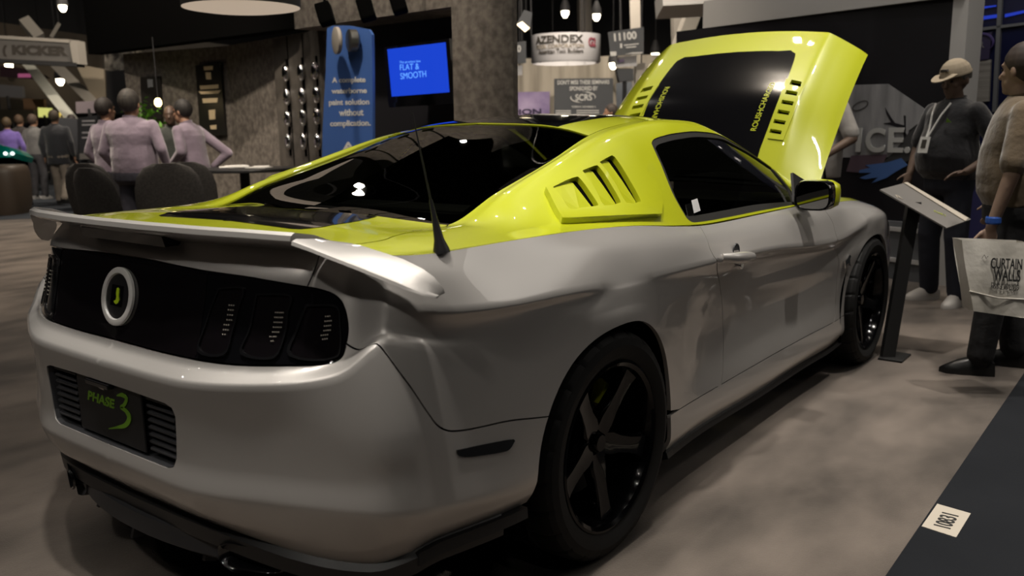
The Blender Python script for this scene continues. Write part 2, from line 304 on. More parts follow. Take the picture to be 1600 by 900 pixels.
# ------------------------------------------------------------------ floor, walls, hall structure
GZ = -.009
M['carpet'] = noisy(mat('beige_carpet', (.2, .17, .15), .95, spec=.1, sheen=.25), (.050, .041, .034), (.135, .112, .094), scale=1.5, detail=7, bump=.5, bscale=260, stretch=(1, 1.9, 1), ramp=(.34, .66), dist=.004)
M['aisle'] = noisy(mat('blue_grey_carpet', (.05, .055, .065), .95, spec=.1), (.027, .031, .038), (.043, .049, .058), scale=1.2, detail=6, bump=.5, bscale=300, ramp=(.3, .7), dist=.004)
M['granite'] = noisy(mat('brown_granite', (.1, .09, .08), .75), (.075, .065, .056), (.165, .145, .125), scale=16, detail=8, ramp=(.35, .68))
M['blackwall'] = mat('black_board', (.010, .010, .013), .55); M['white'] = mat('white_laminate', (.42, .41, .40), .5); M['pale'] = mat('pale_paint', (.30, .28, .25), .8)
M['dark'] = mat('dark_paint', (.02, .02, .022), .7); M['greyp'] = mat('grey_panel', (.11, .115, .125), .6); M['navy'] = mat('navy_pane', (.008, .010, .04), .25, coat=.5)
M['brown'] = mat('brown_leatherette', (.05, .036, .025), .5); M['fabric'] = noisy(mat('chair_fabric', (.03, .028, .026), .9), (.024, .022, .021), (.042, .039, .036), scale=60, bump=.2)
fl_ = MB().box((3, 5, GZ-.05), (46, 46, .1)).build('floor', M['carpet']); struct(fl_)
def ground(name, px4, m, z, th=.006):
    P = [onz(*p, GZ) if not hasattr(p, 'shape') else p for p in px4]; return MB().prism([np.array([p[0], p[1], GZ+z-th]) for p in P], (0, 0, th)).build(name, m)
ca = np.array([-3.0, -1.63, 0]); cb = np.array([9.0, -1.72, 0])
g = ground('floor', [ca, cb, np.array([9., -14., 0]), np.array([-3., -14, 0])], noisy(mat('slate_carpet', (.01, .011, .013), .95, spec=.1), (.0085, .0095, .0115), (.0145, .0158, .0185), scale=1.2, detail=6, bump=.5, bscale=300, ramp=(.3, .7), dist=.004), .006); struct(g)
# far aisle on the left: edge runs through (0,345) and (300,330)
e1, e2 = onz(0, 343, 0), onz(300, 331, 0); d12 = (e2-e1)/np.linalg.norm(e2-e1); nn = np.array([-d12[1], d12[0], 0]); nn = nn if nn[1] > 0 else -nn
g = ground('floor', [e1-d12*9, e1+d12*9, e1+d12*9+nn*16, e1-d12*9+nn*16], M['aisle'], .006); struct(g)
MB().box((3, 5, 9.6), (46, 46, .2)).build('ceiling', M['void']); struct(bpy.data.objects['ceiling'])
for nm, c, d in (('wall_back', (3, 27.9, 4.7), (46, .2, 9.6)), ('wall_front', (3, -17.9, 4.7), (46, .2, 9.6)), ('wall_right', (25.9, 5, 4.7), (.2, 46, 9.6)), ('wall_left', (-19.9, 5, 4.7), (.2, 46, 9.6))):
    struct(MB().box(c, d).build(nm, M['dark']))
HZN = 200
def gp(px_, d): p = at(px_, HZN, d); return np.array([p[0], p[1], 0.])
def zat(px_, py_, d): return at(px_, py_, d)[2]
def wallbox(p1, p2, z0, z1, th=.15, mb=None, mi=0):
    """upright slab between ground points p1,p2 (front face), thickness away from the camera"""
    d = p2-p1; n = np.array([-d[1], d[0], 0]); n /= np.linalg.norm(n)
    if n@(p1-CC) < 0: n = -n
    mb = mb or MB(); return mb.prism([np.array([*q[:2], z0]) for q in (p1, p2, p2+n*th, p1+n*th)], (0, 0, z1-z0), mi)
def face(p1, p2):
    d = (p2-p1)/np.linalg.norm(p2-p1); n = np.array([-d[1], d[0], 0]); n = n/np.linalg.norm(n); n = n if n@(p1-CC) < 0 else -n
    return d, n
def onplane(px_, py_, p1, n): r = ray(px_, py_); return CC+r*(((p1-CC)@n)/(r@n))
def flat(pts, p1, n, th=.004, off=.003, mb=None, mi=0):
    """thin printed shape lying on the plane through p1 with normal n, outline given where the photo shows it"""
    P = [onplane(x, y, p1+n*off, n) for x, y in pts]; return (mb or MB()).prism(P, -n*(th), mi)
# --- booth on the left: granite walls
G1, G2, G3, G4 = gp(203, 11.5), gp(363, 10.6), gp(441, 9.7), gp(512, 8.9)
zt = zat(203, 86, 11.5)
s = wallbox(G1, G2, GZ, zt).build('trim_1', M['granite']); struct(s); s.name = 'wall_1'
s = wallbox(G2, G3, GZ, zt, .15).build('wall_2', M['granite']); struct(s)
s = wallbox(G3, G4, GZ, zt, .15).build('wall_3', M['granite']); struct(s)
P1, P2 = gp(710, 7.15), gp(803, 6.9)
s = wallbox(P1, P2, GZ, 4.2, .08).build('wall_4', M['granite']); struct(s)
Rb1, Rb2 = gp(560, 8.7), gp(712, 7.9)
s = wallbox(Rb1, Rb2, GZ, 2.6, .1).build('wall_5', M['blackwall']); struct(s)
H1, H2 = gp(470, 8.7), gp(711, 7.25); zh = zat(708, 15, 7.25)
s = wallbox(H1, H2, zh, 3.6, .5).build('wall_6', M['granite']); struct(s)
s = wallbox(gp(150, 11.7), gp(470, 9.0), zt+.02, zt+2.4, .2).build('wall_7', M['void']); struct(s)
# chrome oval pulls on their display boards
d34, n34 = face(G3, G4)
hb = wallbox(G3+n34*.05, G4+n34*.05, .5, zt-.02, .045).build('display_board', noisy(mat('brown_board', (.07, .06, .05), .6), (.05, .044, .038), (.085, .075, .065), scale=5))
tag(hb, 'brown display board carrying rows of oval pulls behind the blue banner', 'board')
for k in (1, 2): 
    q = G3+(G4-G3)*(k/3.0); q = q+n34*.052; wallbox(q-d34*.01, q+d34*.01, .5, zt-.02, .004).build('board_joint', M['void'], None).parent = hb
cols = [(445, 453), (470, 472), (492, 490)]; rows = [115, 152, 186, 222]
for r, y in enumerate(rows):
    for c in range(3):
        x = [443, 467, 489][c]+[0, 2, 3, 4][r]; yy = y+[0, -2, -4][c]*(1 if r < 3 else 0)
        p = onplane(x+2, yy, G3+n34*.085, n34)
        o = MB().loft([[p+d34*(rx*math.cos(a))+np.array([0, 0, rz*math.sin(a)])+n34*h for a in np.linspace(0, 2*math.pi, 16, endpoint=False)] for rx, rz, h in ((.05, .085, -.03), (.055, .095, -.015), (.045, .08, .012), (.02, .045, .026))]).build('oval_pull', M['chrome'], auto=60)
        tag(o, None, 'door pull', 'oval chrome pulls on the brown display board')
        rn = ['top row', 'second row', 'third row', 'bottom row'][r]; cn = ['left', 'middle', 'right'][c]
        o['label'] = 'oval chrome pull in the %s, %s column of the brown board' % (rn, cn)
        MB().box(p-n34*.04, (.03, .03, .30)).build('pull_strap', M['void'], o)
# blue banner stand
Bn1, Bn2 = gp(510, 7.95), gp(581, 7.6); db, nb = face(Bn1, Bn2)
M['blue'] = mat('banner_blue', (.05, .12, .36), .5)
bt = [(511, 44), (520, 40), (545, 40), (576, 46), (581, 54), (582, 120), (583, 425), (500, 420), (504, 200), (509, 110)]
ban = flat(bt, Bn1, nb, .03, 0).build('banner', M['blue']); tag(ban, 'tall blue banner with white lettering beside the television', 'banner')
M['wprint'] = mat('white_print', (.62, .62, .60), .6)
for k, (t, x0, x1, y, hgt) in enumerate((('A complete', 519, 571, 129, 9), ('waterborne', 518, 573, 146, 7), ('paint solution', 514, 577, 164, 10), ('without', 530, 568, 181, 9), ('complication.', 516, 579, 197, 10), ('Aqu', 535, 580, 235, 15))):
    a = onplane(x0, y, Bn1+nb*.003, nb); b = onplane(x1, y-1, Bn1+nb*.003, nb)
    text_mesh('lettering', t, .1, M['wprint'], a, b-a, (0, 0, 1), ban, fit=np.linalg.norm(b-a), fith=hgt*1.15*7.8/1350, bold=.0025)
ld = MB(); lc0 = onplane(538, 63, Bn1+nb*.12, nb); ax = (nb*.9-db*.45); ax /= np.linalg.norm(ax)
def disc(c, ax, prof, n=28):
    a = np.cross(ax, [0, 0, 1]); a /= np.linalg.norm(a); b = np.cross(a, ax); return [[c+ax*h+(a*math.cos(t)+b*math.sin(t))*r for t in np.linspace(0, 2*math.pi, n, endpoint=False)] for r, h in prof]
ld.loft(disc(lc0-ax*.04, ax, [(.07, -.08), (.095, -.06), (.095, .0), (.085, .005)]))
bl = ld.build('banner_lamp', mat('brushed_steel', (.22, .22, .21), .35, .9), auto=40); tag(bl, 'round brushed steel spotlight can at the top of the blue banner', 'lamp')
MB().loft(disc(lc0+ax*.0-db*.05, ax, [(.105, .01), (.115, .02), (.115, .045), (.10, .05)])).build('lamp_disc', mat('lamp_face', (.35, .32, .28), .5), bl, auto=40)
# television
V1, V2 = gp(600, 7.75), gp(706, 7.4); dv, nv = face(V1, V2)
tv = flat([(600, 74), (702, 60), (709, 158), (607, 165)], V1, nv, .08, .0).build('television', M['gloss']); tag(tv, 'flat television showing a blue screen mounted in the dark recess', 'television')
M['screen'] = mat('blue_screen', (.0, .0, .0), .3, emit=(.010, .055, .60), es=.85)
sc_ = flat([(605, 77), (696, 66), (702, 144), (612, 151)], V1, nv, .004, .003).build('screen', M['screen'], tv)
M['scrt'] = mat('screen_text', (0, 0, 0), .3, emit=(.12, .35, .95), es=1.0)
for t, x0, y0, x1, y1, hg in (('The product line', 624, 99, 657, 97, 4.5), ('FLAT &', 625, 110, 655, 108, 9), ('SMOOTH', 626, 124, 666, 120, 9.5)):
    a = onplane(x0, y0, V1+nv*.008, nv); b = onplane(x1, y1, V1+nv*.008, nv)
    text_mesh('lettering', t, .1, M['scrt'], a, b-a, (0, 0, 1), sc_, fit=np.linalg.norm(b-a), fith=hg*7.6/1350, bold=0)
flat([(607, 161), (709, 155), (709, 162), (608, 168)], V1, nv, .03, .012).build('stand_bar', M['gloss'], tv)
# framed dark posters on the granite wall
dg, ng = face(G1, G2); M['gold'] = mat('gold_print', (.55, .44, .28), .5); M['ppr'] = mat('poster_black', (.012, .011, .010), .4)
po = flat([(305, 102), (344, 98), (352, 211), (313, 213)], G1, ng, .03, .05).build('poster', M['ppr']); tag(po, 'narrow black poster with gold print on the granite wall', 'poster')
mb = MB()
for q in ([(318, 104), (332, 103), (332, 109), (319, 110)], [(321, 113), (329, 113), (330, 124), (322, 124)], [(312, 134), (341, 132), (341, 138), (313, 140)], [(310, 143), (345, 141), (341, 146), (314, 147)], [(316, 154), (340, 153), (339, 160), (317, 161)], [(326, 172), (336, 171), (336, 186), (327, 187)], [(328, 196), (338, 195), (338, 202), (329, 202)]): flat(q, G1, ng, .004, .056).build('gold_print', M['gold'], po)
po = flat([(219, 121), (249, 119), (252, 186), (222, 188)], G1, ng, .03, .05).build('poster', M['ppr']); tag(po, 'black poster behind the men in pink shirts', 'poster')
flat([(230, 124), (238, 124), (239, 136), (231, 137)], G1, ng, .004, .056).build('grey_print', M['greyp'], po)
s = MB(); 
# hanging drum lamp
dc = at(378, 17, 6.0); 
M['drum'] = mat('drum_shade', (.03, .028, .026), .8)
M['diff'] = mat('drum_diffuser', (.6, .5, .4), .7, emit=(.9, .72, .55), es=.36)
def ell(c, r, z, n=40): return [np.array([c[0]+r*math.cos(a), c[1]+r*math.sin(a), z]) for a in np.linspace(0, 2*math.pi, n, endpoint=False)]
dz = dc[2]
dr = MB().loft([ell(dc, .40, dz+.02), ell(dc, .40, dz+.30), ell(dc, .39, dz+.30), ell(dc, .39, dz+.02)], cap=False).build('drum_lamp', M['drum'], auto=40); tag(dr, 'large round hanging drum lamp with a pale glowing underside', 'lamp')
MB().loft([ell(dc, .395, dz+.035), ell(dc, .395, dz+.02), ell(dc, .30, dz+.005)]).build('diffuser', M['diff'], dr, auto=30)
MB().tube([dc+[0, 0, .3], [dc[0], dc[1], 9.5]], .012, 6).build('hanging_cable', M['dark'], dr)
# small hall lamps: each a can with a glowing face
M['glow'] = mat('lamp_glow', (0, 0, 0), .5, emit=(1, .86, .6), es=14); M['glowy'] = mat('lamp_glow_warm', (0, 0, 0), .5, emit=(1, .75, .35), es=6)
LP = [(98, 11, 15), (239, 32, 15), (360, 47, 14), (883, 20, 22), (932, 25, 16), (864, 109, 24), (958, 101, 22), (1024, 86, 24), (1111, 10, 14), (94, 126, 22), (14, 103, 26), (70, 153, 28), (818, 105, 24), (457, 31, 9)]
for k, (x, y, d) in enumerate(LP):
    p = at(x, y, d); r = .060*d/15 if d > 10 else .03
    sz = 1.0
    o = MB().loft([ell(p, r*1.5, p[2]+.03*d/15, 16), ell(p, r*1.35, p[2]+.12*d/15, 16), ell(p, r*.5, p[2]+.25*d/15, 16)]).build('ceiling_lamp', M['dark'], auto=40)
    MB().loft([ell(p, r*1.1, p[2]+.025*d/15, 16), ell(p, r, p[2]-.03*d/15, 16), ell(p, r*.45, p[2]-.08*d/15, 16)]).build('bulb', M['glow'], o, auto=60)
    MB().tube([p+[0, 0, .2*d/15], [p[0], p[1], 9.5]], .01, 5).build('hanging_cable', M['dark'], o)
    tag(o, None, 'lamp', 'small round hall lamps hanging from the dark ceiling')
LL = ['hall lamp near the top left corner, above the orange lettered sign', 'hall lamp left of the drum lamp, the higher one', 'hall lamp just below the left edge of the drum lamp', 'topmost hall lamp above the round white sign', 'bright hall lamp above right of the round white sign', 'hall lamp just under the round white sign', 'hall lamp at the lower left corner of the 11100 sign', 'hall lamp right of the 11100 sign beside the raised bonnet', 'hall lamp under the white truss box, above the bonnet', 'hall lamp right below the grey lettered sign on the left', 'hall lamp below the grey lettered sign at the left edge', 'lowest hall lamp on the left beside the slanting beam', 'hall lamp between the granite pillar and the round white sign', 'small lamp at the right rim of the drum lamp']
LL[0] = 'hall lamp nearest the top left corner of the picture'
for o, l in zip([o for o in bpy.data.objects if o.name.startswith('ceiling_lamp')], LL): o['label'] = l
p = at(247, 160, 10.4); o = MB().loft([ell(p, .02, p[2]+.05, 14), ell(p, .04, p[2]+.02, 14), ell(p, .042, p[2]-.02, 14), ell(p, .02, p[2]-.05, 14)]).build('globe_bulb', M['glowy'], auto=60); tag(o, 'warm glowing globe bulb behind the men in pink shirts', 'lamp')
MB().tube([p+[0, 0, .05], [p[0], p[1], zt+.1]], .006, 5).build('flex', M['dark'], o)
p = at(816, 38, 9.5); ff = MB().prism([p+RT*a+UP*b for a, b in ((-.065, .0), (.02, .16), (.11, .13), (.085, -.04))], FW*.12).build('floodlight', M['greyp']); tag(ff, 'grey floodlight hanging just right of the granite pillar', 'lamp')
MB().prism([p+RT*a+UP*b-FW*.005 for a, b in ((-.06, -.0), (.0, .03), (.08, -.04), (.03, -.08))], FW*.02).build('lamp_face', mat('flood_face', (0, 0, 0), .5, emit=(1, .8, .5), es=3), ff)
for k, (x, y) in enumerate(((508, 22), (572, 15), (622, 4))):
    p = at(x, y, 6.9+.0*k); b = MB().box(p, (.12, .12, .17), rz=.5, bev=.015, M3=np.stack([RT*.96+UP*.28, np.cross(UP*.96-RT*.28, RT*.96+UP*.28), UP*.96-RT*.28], 1)).build('track_spot', M['void']); tag(b, ['dark box spotlight above the blue banner', 'dark box spotlight above and right of the blue banner', 'dark box spotlight above the television at the top edge'][k], 'lamp', 'dark spotlights on the granite header')
    MB().tube([p+[0, 0, .05], p+[0, 0, .9]], .012, 6).build('hanging_rod', M['void'], b)
# --- centre background
def board(name, pts, d, m, label, cat, th=.06, yaw=None):
    """upright board at distance d facing the camera direction"""
    n = -np.array([FW[0], FW[1], 0]); n /= np.linalg.norm(n); p1 = at(pts[0][0], pts[0][1], d)
    o = flat(pts, p1, n, th, 0).build(name, m); 
    if label: tag(o, label, cat)
    return o, p1, n
def btext(t, x0, y0, x1, y1, hg, p1, n, parent, m, bold=.004, d=14, off=.006):
    a = onplane(x0, y0, p1+n*off, n); b = onplane(x1, y1, p1+n*off, n)
    return text_mesh('lettering', t, .3, m, a, b-a, (0, 0, 1), parent, fit=np.linalg.norm(b-a), fith=hg*d/1350, bold=bold, depth=.004)
M['sgrey'] = mat('sign_grey', (.075, .08, .088), .6); M['palew'] = mat('white_sign', (.42, .42, .44), .6); M['lilac'] = noisy(mat('lilac_print', (.3, .2, .45), .6), (.13, .09, .24), (.42, .34, .52), scale=2.2, ramp=(.3, .7))
o, p1, n = board('hanging_sign', [(950, 50), (1006, 42), (1006, 84), (954, 88)], 16, M['sgrey'], 'grey hanging sign reading 11100 above the raised bonnet', 'sign')
btext('11100', 960, 64, 995, 60, 12, p1, n, o, M['wprint'], .01, 16); btext('SEMINAR', 974, 74, 998, 71, 3.5, p1, n, o, M['wprint'], 0, 16) if 0 else None
flat([(969, 68), (972, 68), (972, 75), (969, 75)], p1, n, .004, .006).build('sign_mark', M['wprint'], o)
mb = MB(); 
for q in ([(975, 70), (998, 67.5), (998, 69), (975, 71.5)], [(978, 73.5), (994, 72), (994, 73.5), (978, 75)], [(976, 85), (988, 82), (1004, 81.5), (1004, 83), (988, 84)], [(953, 81), (963, 80.5), (963, 87), (954, 87.5)]): flat(q, p1, n, .004, .006).build('fine_print', M['wprint'], o)
MB().tube([at(970, 48, 16), at(968, -60, 16)], .02, 6).build('hanging_cable', M['dark'], o)
o, p1, n = board('hanging_banner', [(960, 90), (995, 86), (995, 103), (961, 105)], 16.3, M['palew'], 'small pale lilac banner under the 11100 sign', 'banner')
flat([(965, 94), (974, 92), (976, 96), (966, 98)], p1, n, .004, .006).build('purple_print', M['lilac'], o)
o, p1, n = board('seminar_sign', [(866, 123), (958, 122), (958, 329), (866, 332)], 14, M['sgrey'], 'dark grey seminar notice board behind the car roof', 'sign')
for t, a in (("DON'T MISS THESE SEMINARS", (871, 132, 952, 131, 6.5)), ('SPONSORED BY', (890, 141.5, 934, 141, 6.5)), ('SCRS', (899, 157, 925, 156.5, 10)), ('TUESDAY, NOVEMBER 5', (893, 168, 931, 168, 3))): btext(t, *a, p1, n, o, M['wprint'], .006, 14)
c0 = onplane(911, 152, p1+n*.008, n); rt = np.cross(n, [0, 0, 1.]); rt = rt if rt@RT > 0 else -rt
MB().tube([c0+rt*.20*math.cos(a)+np.array([0, 0, .085*math.sin(a)]) for a in np.linspace(-.4, 1.6, 12)], [.002]*2+[.008]*8+[.002]*2, 6).build('sign_swoosh', M['wprint'], o)
MB().tube([c0+rt*.20*math.cos(a)+np.array([0, 0, .085*math.sin(a)]) for a in np.linspace(2.8, 4.6, 12)], [.002]*2+[.008]*8+[.002]*2, 6).build('sign_swoosh', M['wprint'], o)
mb = MB()
for y in (172.5, 176):
    for q in ([(868, y), (892, y), (892, y+1.4), (868, y+1.4)], [(901, y-.5), (936, y-.5), (936, y+1), (901, y+1)]): flat(q, p1, n, .004, .006).build('fine_print', M['wprint'], o)
o, p1, n = board('lilac_poster', [(808, 144), (859, 143), (859, 326), (808, 327)], 14.2, M['lilac'], 'lilac poster left of the seminar notice board', 'poster')
btext('ION', 811, 179, 846, 178, 9, p1, n, o, mat('dark_print', (.03, .02, .06), .6), .01, 14)
o, p1, n = board('aisle_sign', [(806, 66), (822, 64), (822, 98), (806, 100)], 16.5, M['sgrey'], 'grey aisle sign half hidden by the granite pillar', 'sign'); btext('0', 808, 81, 814, 81, 11, p1, n, o, M['wprint'], .01, 16)
o, p1, n = board('aisle_banner', [(806, 103), (816, 102), (816, 117), (806, 118)], 16.6, M['palew'], 'pale banner strip beside the granite pillar', 'banner')
# round hanging sign
c = at(884, 78, 20); R = 54/1350*20; zb, zt2 = at(884, 97, 20)[2], at(884, 56, 20)[2]
rs_ = MB().loft([ell(c, R*.97, zb-.03, 48), ell(c, R, zb, 48), ell(c, R, zt2, 48), ell(c, R*.97, zt2, 48)], cap=False).build('round_sign', M['palew'], auto=40); tag(rs_, 'round white hanging sign with dark company lettering', 'sign')
def wrap(t, a0, a1, z, h, m, bold=.01):
    W = abs(a1-a0)*R; o = text_mesh('lettering', t, .3, m, (0, 0, 0), (1, 0, 0), (0, 1, 0), rs_, fit=W, fith=h, bold=bold, depth=.01); base = math.atan2(CC[1]-c[1], CC[0]-c[0])
    for v in o.data.vertices:
        a = base+a0+v.co.x/R; rr = R+.012+v.co.z; v.co = (c[0]+rr*math.cos(a), c[1]+rr*math.sin(a), z+v.co.y)
    return o
M['dprint'] = mat('dark_lettering', (.04, .035, .03), .6); M['rprint'] = mat('maroon_lettering', (.20, .04, .06), .6)
wrap('AZENDEX', -.98, .5, at(884, 71, 20)[2], .17, M['dprint']); wrap('TOOL CORPORATION', -.95, .52, at(884, 79, 20)[2], .085, mat('tan_lettering', (.22, .19, .15), .6), .004); wrap('American Tool Builders', -.85, .5, at(884, 87, 20)[2], .10, M['dprint'], .004); wrap('G2', .68, .98, at(884, 76, 20)[2], .2, M['rprint'])
for a in (0, 2.1, 4.2): MB().tube([c+[R*math.cos(a), R*math.sin(a), zt2-c[2]], [c[0]+R*math.cos(a), c[1]+R*math.sin(a), 9.5]], .015, 5).build('hanging_cable', M['dark'], rs_)
# pale backdrop wall and posts
M['curtain'] = noisy(mat('pale_curtain', (.3, .27, .22), .8), (.2, .18, .15), (.36, .33, .28), scale=1.0, stretch=(3, 3, .3))
s, _, _ = board('wall_8', [(806, 92), (1060, 84), (1070, 330), (806, 330)], 23, M['curtain'], None, None); struct(s)
s, _, _ = board('trim_2', [(963, 130), (990, 127), (992, 300), (965, 300)], 18, mat('blue_grey_door', (.06, .07, .085), .6), None, None); struct(s)
s, _, _ = board('trim_3', [(984, 0), (1000, -5), (1004, 190), (990, 190)], 17, M['pale'], None, None); struct(s)
def beam(name, a, b, d0, d1, w_, m, label, dp=.15):
    A, Bb = at(*a, d0), at(*b, d1); o = MB().tube([A, Bb], w_, 4).build(name, m); tag(o, label, 'beam'); return o
beam('slanting_beam', (1106, -40), (1020, 182), 15, 15, .17, M['pale'], 'thick pale slanting beam left of the black poster wall')
beam('slanting_beam', (1160, 20), (1085, 60), 13, 13, .07, M['pale'], 'short pale brace under the white truss box')
beam('steel_column', (1057, 20), (1062, 190), 17, 17, .13, M['pale'], 'upright pale column behind the slanting beam')
beam('steel_column', (912, -20), (914, 60), 25, 25, .25, mat('dim_steel', (.10, .09, .08), .7), 'dim column above the round white sign')
s = MB().prism([at(x, y, 12) for x, y in ((1034, -20), (1180, -40), (1172, 2), (1036, 9))], FW*.6).build('truss_box', M['white']); tag(s, 'white box truss at the top edge above the bonnet', 'truss')
# shelf-like clutter near the seminar board
o, _, _ = board('wall_speaker', [(963, 107), (990, 107), (990, 126), (968, 128)], 16.4, M['sgrey'], 'grey box mounted below the small lilac banner', 'box', .3)
o, _, _ = board('bracket_arm', [(993, 100), (1010, 97), (1012, 112), (1000, 135), (993, 138)], 16.5, M['pale'], 'pale bracket right of the small lilac banner', 'bracket', .2)
# --- right: black poster wall
WA, WB = gp(1094, 8.85), gp(1457, 6.95); dw, nw = face(WA, WB); WE = WB+dw*.10; WL = WA-dw*.35
ztop = onplane(1457, 0, WA, nw)[2]; M['photo_black'] = noisy(mat('poster_photo_black', (.008, .008, .012), .45), (.003, .003, .005), (.007, .0065, .010), scale=2)
s = wallbox(WL, WE, .48, ztop, .12).build('wall_9', M['photo_black']); struct(s)
s = wallbox(WA-nw*0, WE+dw*.10+nw*.06, ztop, ztop+.26, .25).build('trim_4', M['white']); struct(s)
s = wallbox(WE+nw*.02, WE+dw*.12+nw*.02, GZ, ztop+.26, .25).build('trim_5', M['white']); struct(s)
s = wallbox(WL+nw*.04, WE+nw*.04, GZ, .48, .1).build('baseboard_right', M['greyp']); struct(s)
for z in (.14, .40): struct(wallbox(WL+nw*.06, WE+nw*.06, z, z+.035, .03).build('trim_6', M['white']))
def onw(pts, m, name, off=.004): return flat(pts, WA, nw, .004, off).build(name, m)
art = onw([(1300, 128), (1318, 128), (1326, 133), (1388, 131), (1398, 138), (1430, 160), (1455, 177), (1447, 183), (1420, 204), (1418, 213), (1410, 196), (1413, 240), (1385, 246), (1290, 246)], noisy(mat('printed_shirt', (.12, .12, .125), .6), (.17, .17, .18), (.28, .28, .29), scale=3, stretch=(4, 4, .6)), 'wall_print'); tag(art, 'printed picture of a mechanic in a pale work shirt on the black wall', 'picture')
onw([(1330, 243), (1386, 241), (1378, 262), (1345, 270), (1322, 268)], mat('printed_plum', (.09, .06, .08), .6), 'plum_cloth', .006).parent = art
onw([(1446, 183), (1442, 215), (1420, 250), (1396, 268), (1376, 258), (1398, 236), (1420, 207)], mat('printed_forearm', (.035, .035, .037), .6), 'forearm_print', .007).parent = art
mb = MB()
for q in ([(1352, 258), (1385, 254), (1408, 247), (1418, 258), (1400, 268), (1385, 278), (1362, 286), (1372, 277), (1352, 280), (1343, 278), (1362, 270), (1342, 270), (1343, 266), (1360, 262)],): flat(q, WA, nw, .004, .010, mb)
mb.build('glove_print', mat('printed_blue', (.06, .13, .34), .5), art)
mb = MB()
for q in ([(1383, 168), (1391, 182), (1398, 192), (1413, 196), (1412, 180), (1415, 181), (1415, 205), (1404, 200), (1390, 195), (1380, 193), (1392, 191), (1385, 178)],): flat(q, WA, nw, .004, .008, mb)
mb.build('fold_print', M['photo_black'], art)
for sgn in (0,):
    c0 = onplane(1344, 165, WA+nw*.008, nw); MB().tube([c0+dw*.07*math.cos(a)+np.array([0, 0, .035*math.sin(a)+.02*math.cos(a)]) for a in np.linspace(0, 6.28, 18)], .003, 5, flat=1).build('stitched_badge', M['dprint'], art)
M['wl'] = mat('white_wall_letters', (.42, .42, .41), .6)
t = []
for ch, x0, x1 in (('I', 1337, 1345), ('C', 1352, 1382), ('E', 1387, 1411), ('.', 1413, 1422)):
    a = onplane(x0, 235, WA+nw*.014, nw); b = onplane(x1, 235, WA+nw*.014, nw); a[2] = b[2] = onplane(1380, 236.5, WA, nw)[2]
    hg = .205 if ch != '.' else .05
    text_mesh('lettering', ch, .3, M['wl'], a, b-a, (0, 0, 1), art, fit=np.linalg.norm(b-a), fith=hg, bold=.008, depth=.01)
# window grid right of it
GA, GB = gp(1498, 8.0), gp(1640, 7.4); dgp, ngp = face(GA, GB); GA0 = GA-dgp*.1
s = wallbox(GA0, GB, 1.05, 4.2, .1).build('window_1', M['navy']); struct(s)
for x0, x1 in ((1558, 1565),):
    q = flat([(1563, -80), (1570, -80), (1556, 175), (1550, 175)], GA, ngp, .05, .03).build('muntin', M['greyp'], s)
flat([(1500, 47), (1500, 52), (1640, 34), (1640, 30)], GA, ngp, .05, .03).build('muntin', M['greyp'], s)
rk = flat([(1504, 58), (1550, 50), (1545, 92), (1500, 99)], GA, ngp, .02, .03).build('repair_sign', mat('plum_sign', (.028, .022, .06), .5)); tag(rk, 'dark plum sign reading REPAIR KITS above the man in the cap', 'sign')
for tt_, x0, y0, x1, y1, hg in (('REPAIR', 1492, 81, 1538, 74, 10), ('KITS', 1494, 92, 1517, 87, 9)):
    a = onplane(x0, y0, GA+ngp*.036, ngp); b = onplane(x1, y1, GA+ngp*.036, ngp); text_mesh('lettering', tt_, .2, mat('grey_letters', (.16, .16, .17), .6), a, b-a, (0, 0, 1), rk, fit=np.linalg.norm(b-a), fith=hg*7.8/1350, bold=.003)
mb = MB(); mb.tube([onplane(1536+16*math.cos(a), 66+13*math.sin(a), GA+ngp*.034, ngp) for a in np.linspace(-2.2, .9, 14)], [.002, .006, .01, .012, .012, .012, .012, .012, .012, .012, .01, .008, .005, .002], 6).build('purple_swoosh', mat('purple_ink', (.05, .035, .13), .5), rk)
s = flat([(1498, 100), (1548, 93), (1545, 158), (1510, 162)], GA, ngp, .08, .02).build('window_blind', noisy(mat('cream_blind', (.2, .19, .17), .7), (.14, .13, .12), (.26, .25, .23), scale=6, stretch=(.2, .2, 6))); tag(s, 'cream panel below the REPAIR KITS sign', 'panel')
bx = wallbox(gp(1500, 7.7), gp(1640, 7.3), GZ, 1.05, .3).build('blue_counter', mat('blue_violet_front', (.035, .035, .12), .5)); tag(bx, 'blue violet counter front behind the man in the tan shirt', 'counter')
flat([(1590, 0), (1640, -6), (1640, 8), (1590, 14)], GA, ngp, .02, .03).build('lit_strip', mat('blue_glow', (0, 0, 0), .5, emit=(.01, .03, .3), es=1.2), s) if 0 else None
mb = MB(); flat([(1500, 30), (1560, 22), (1560, 27), (1500, 36)], GA, ngp, .01, .02, mb); flat([(1570, 22), (1600, 16), (1600, 20), (1570, 27)], GA, ngp, .01, .02, mb); flat([(1520, 12), (1556, 8), (1556, 10), (1520, 16)], GA, ngp, .01, .02, mb)
q = mb.build('blue_light_strip', mat('blue_glow', (0, 0, 0), .5, emit=(.01, .03, .35), es=.9)); tag(q, 'blue light streaks in the upper window panes on the right', 'light')
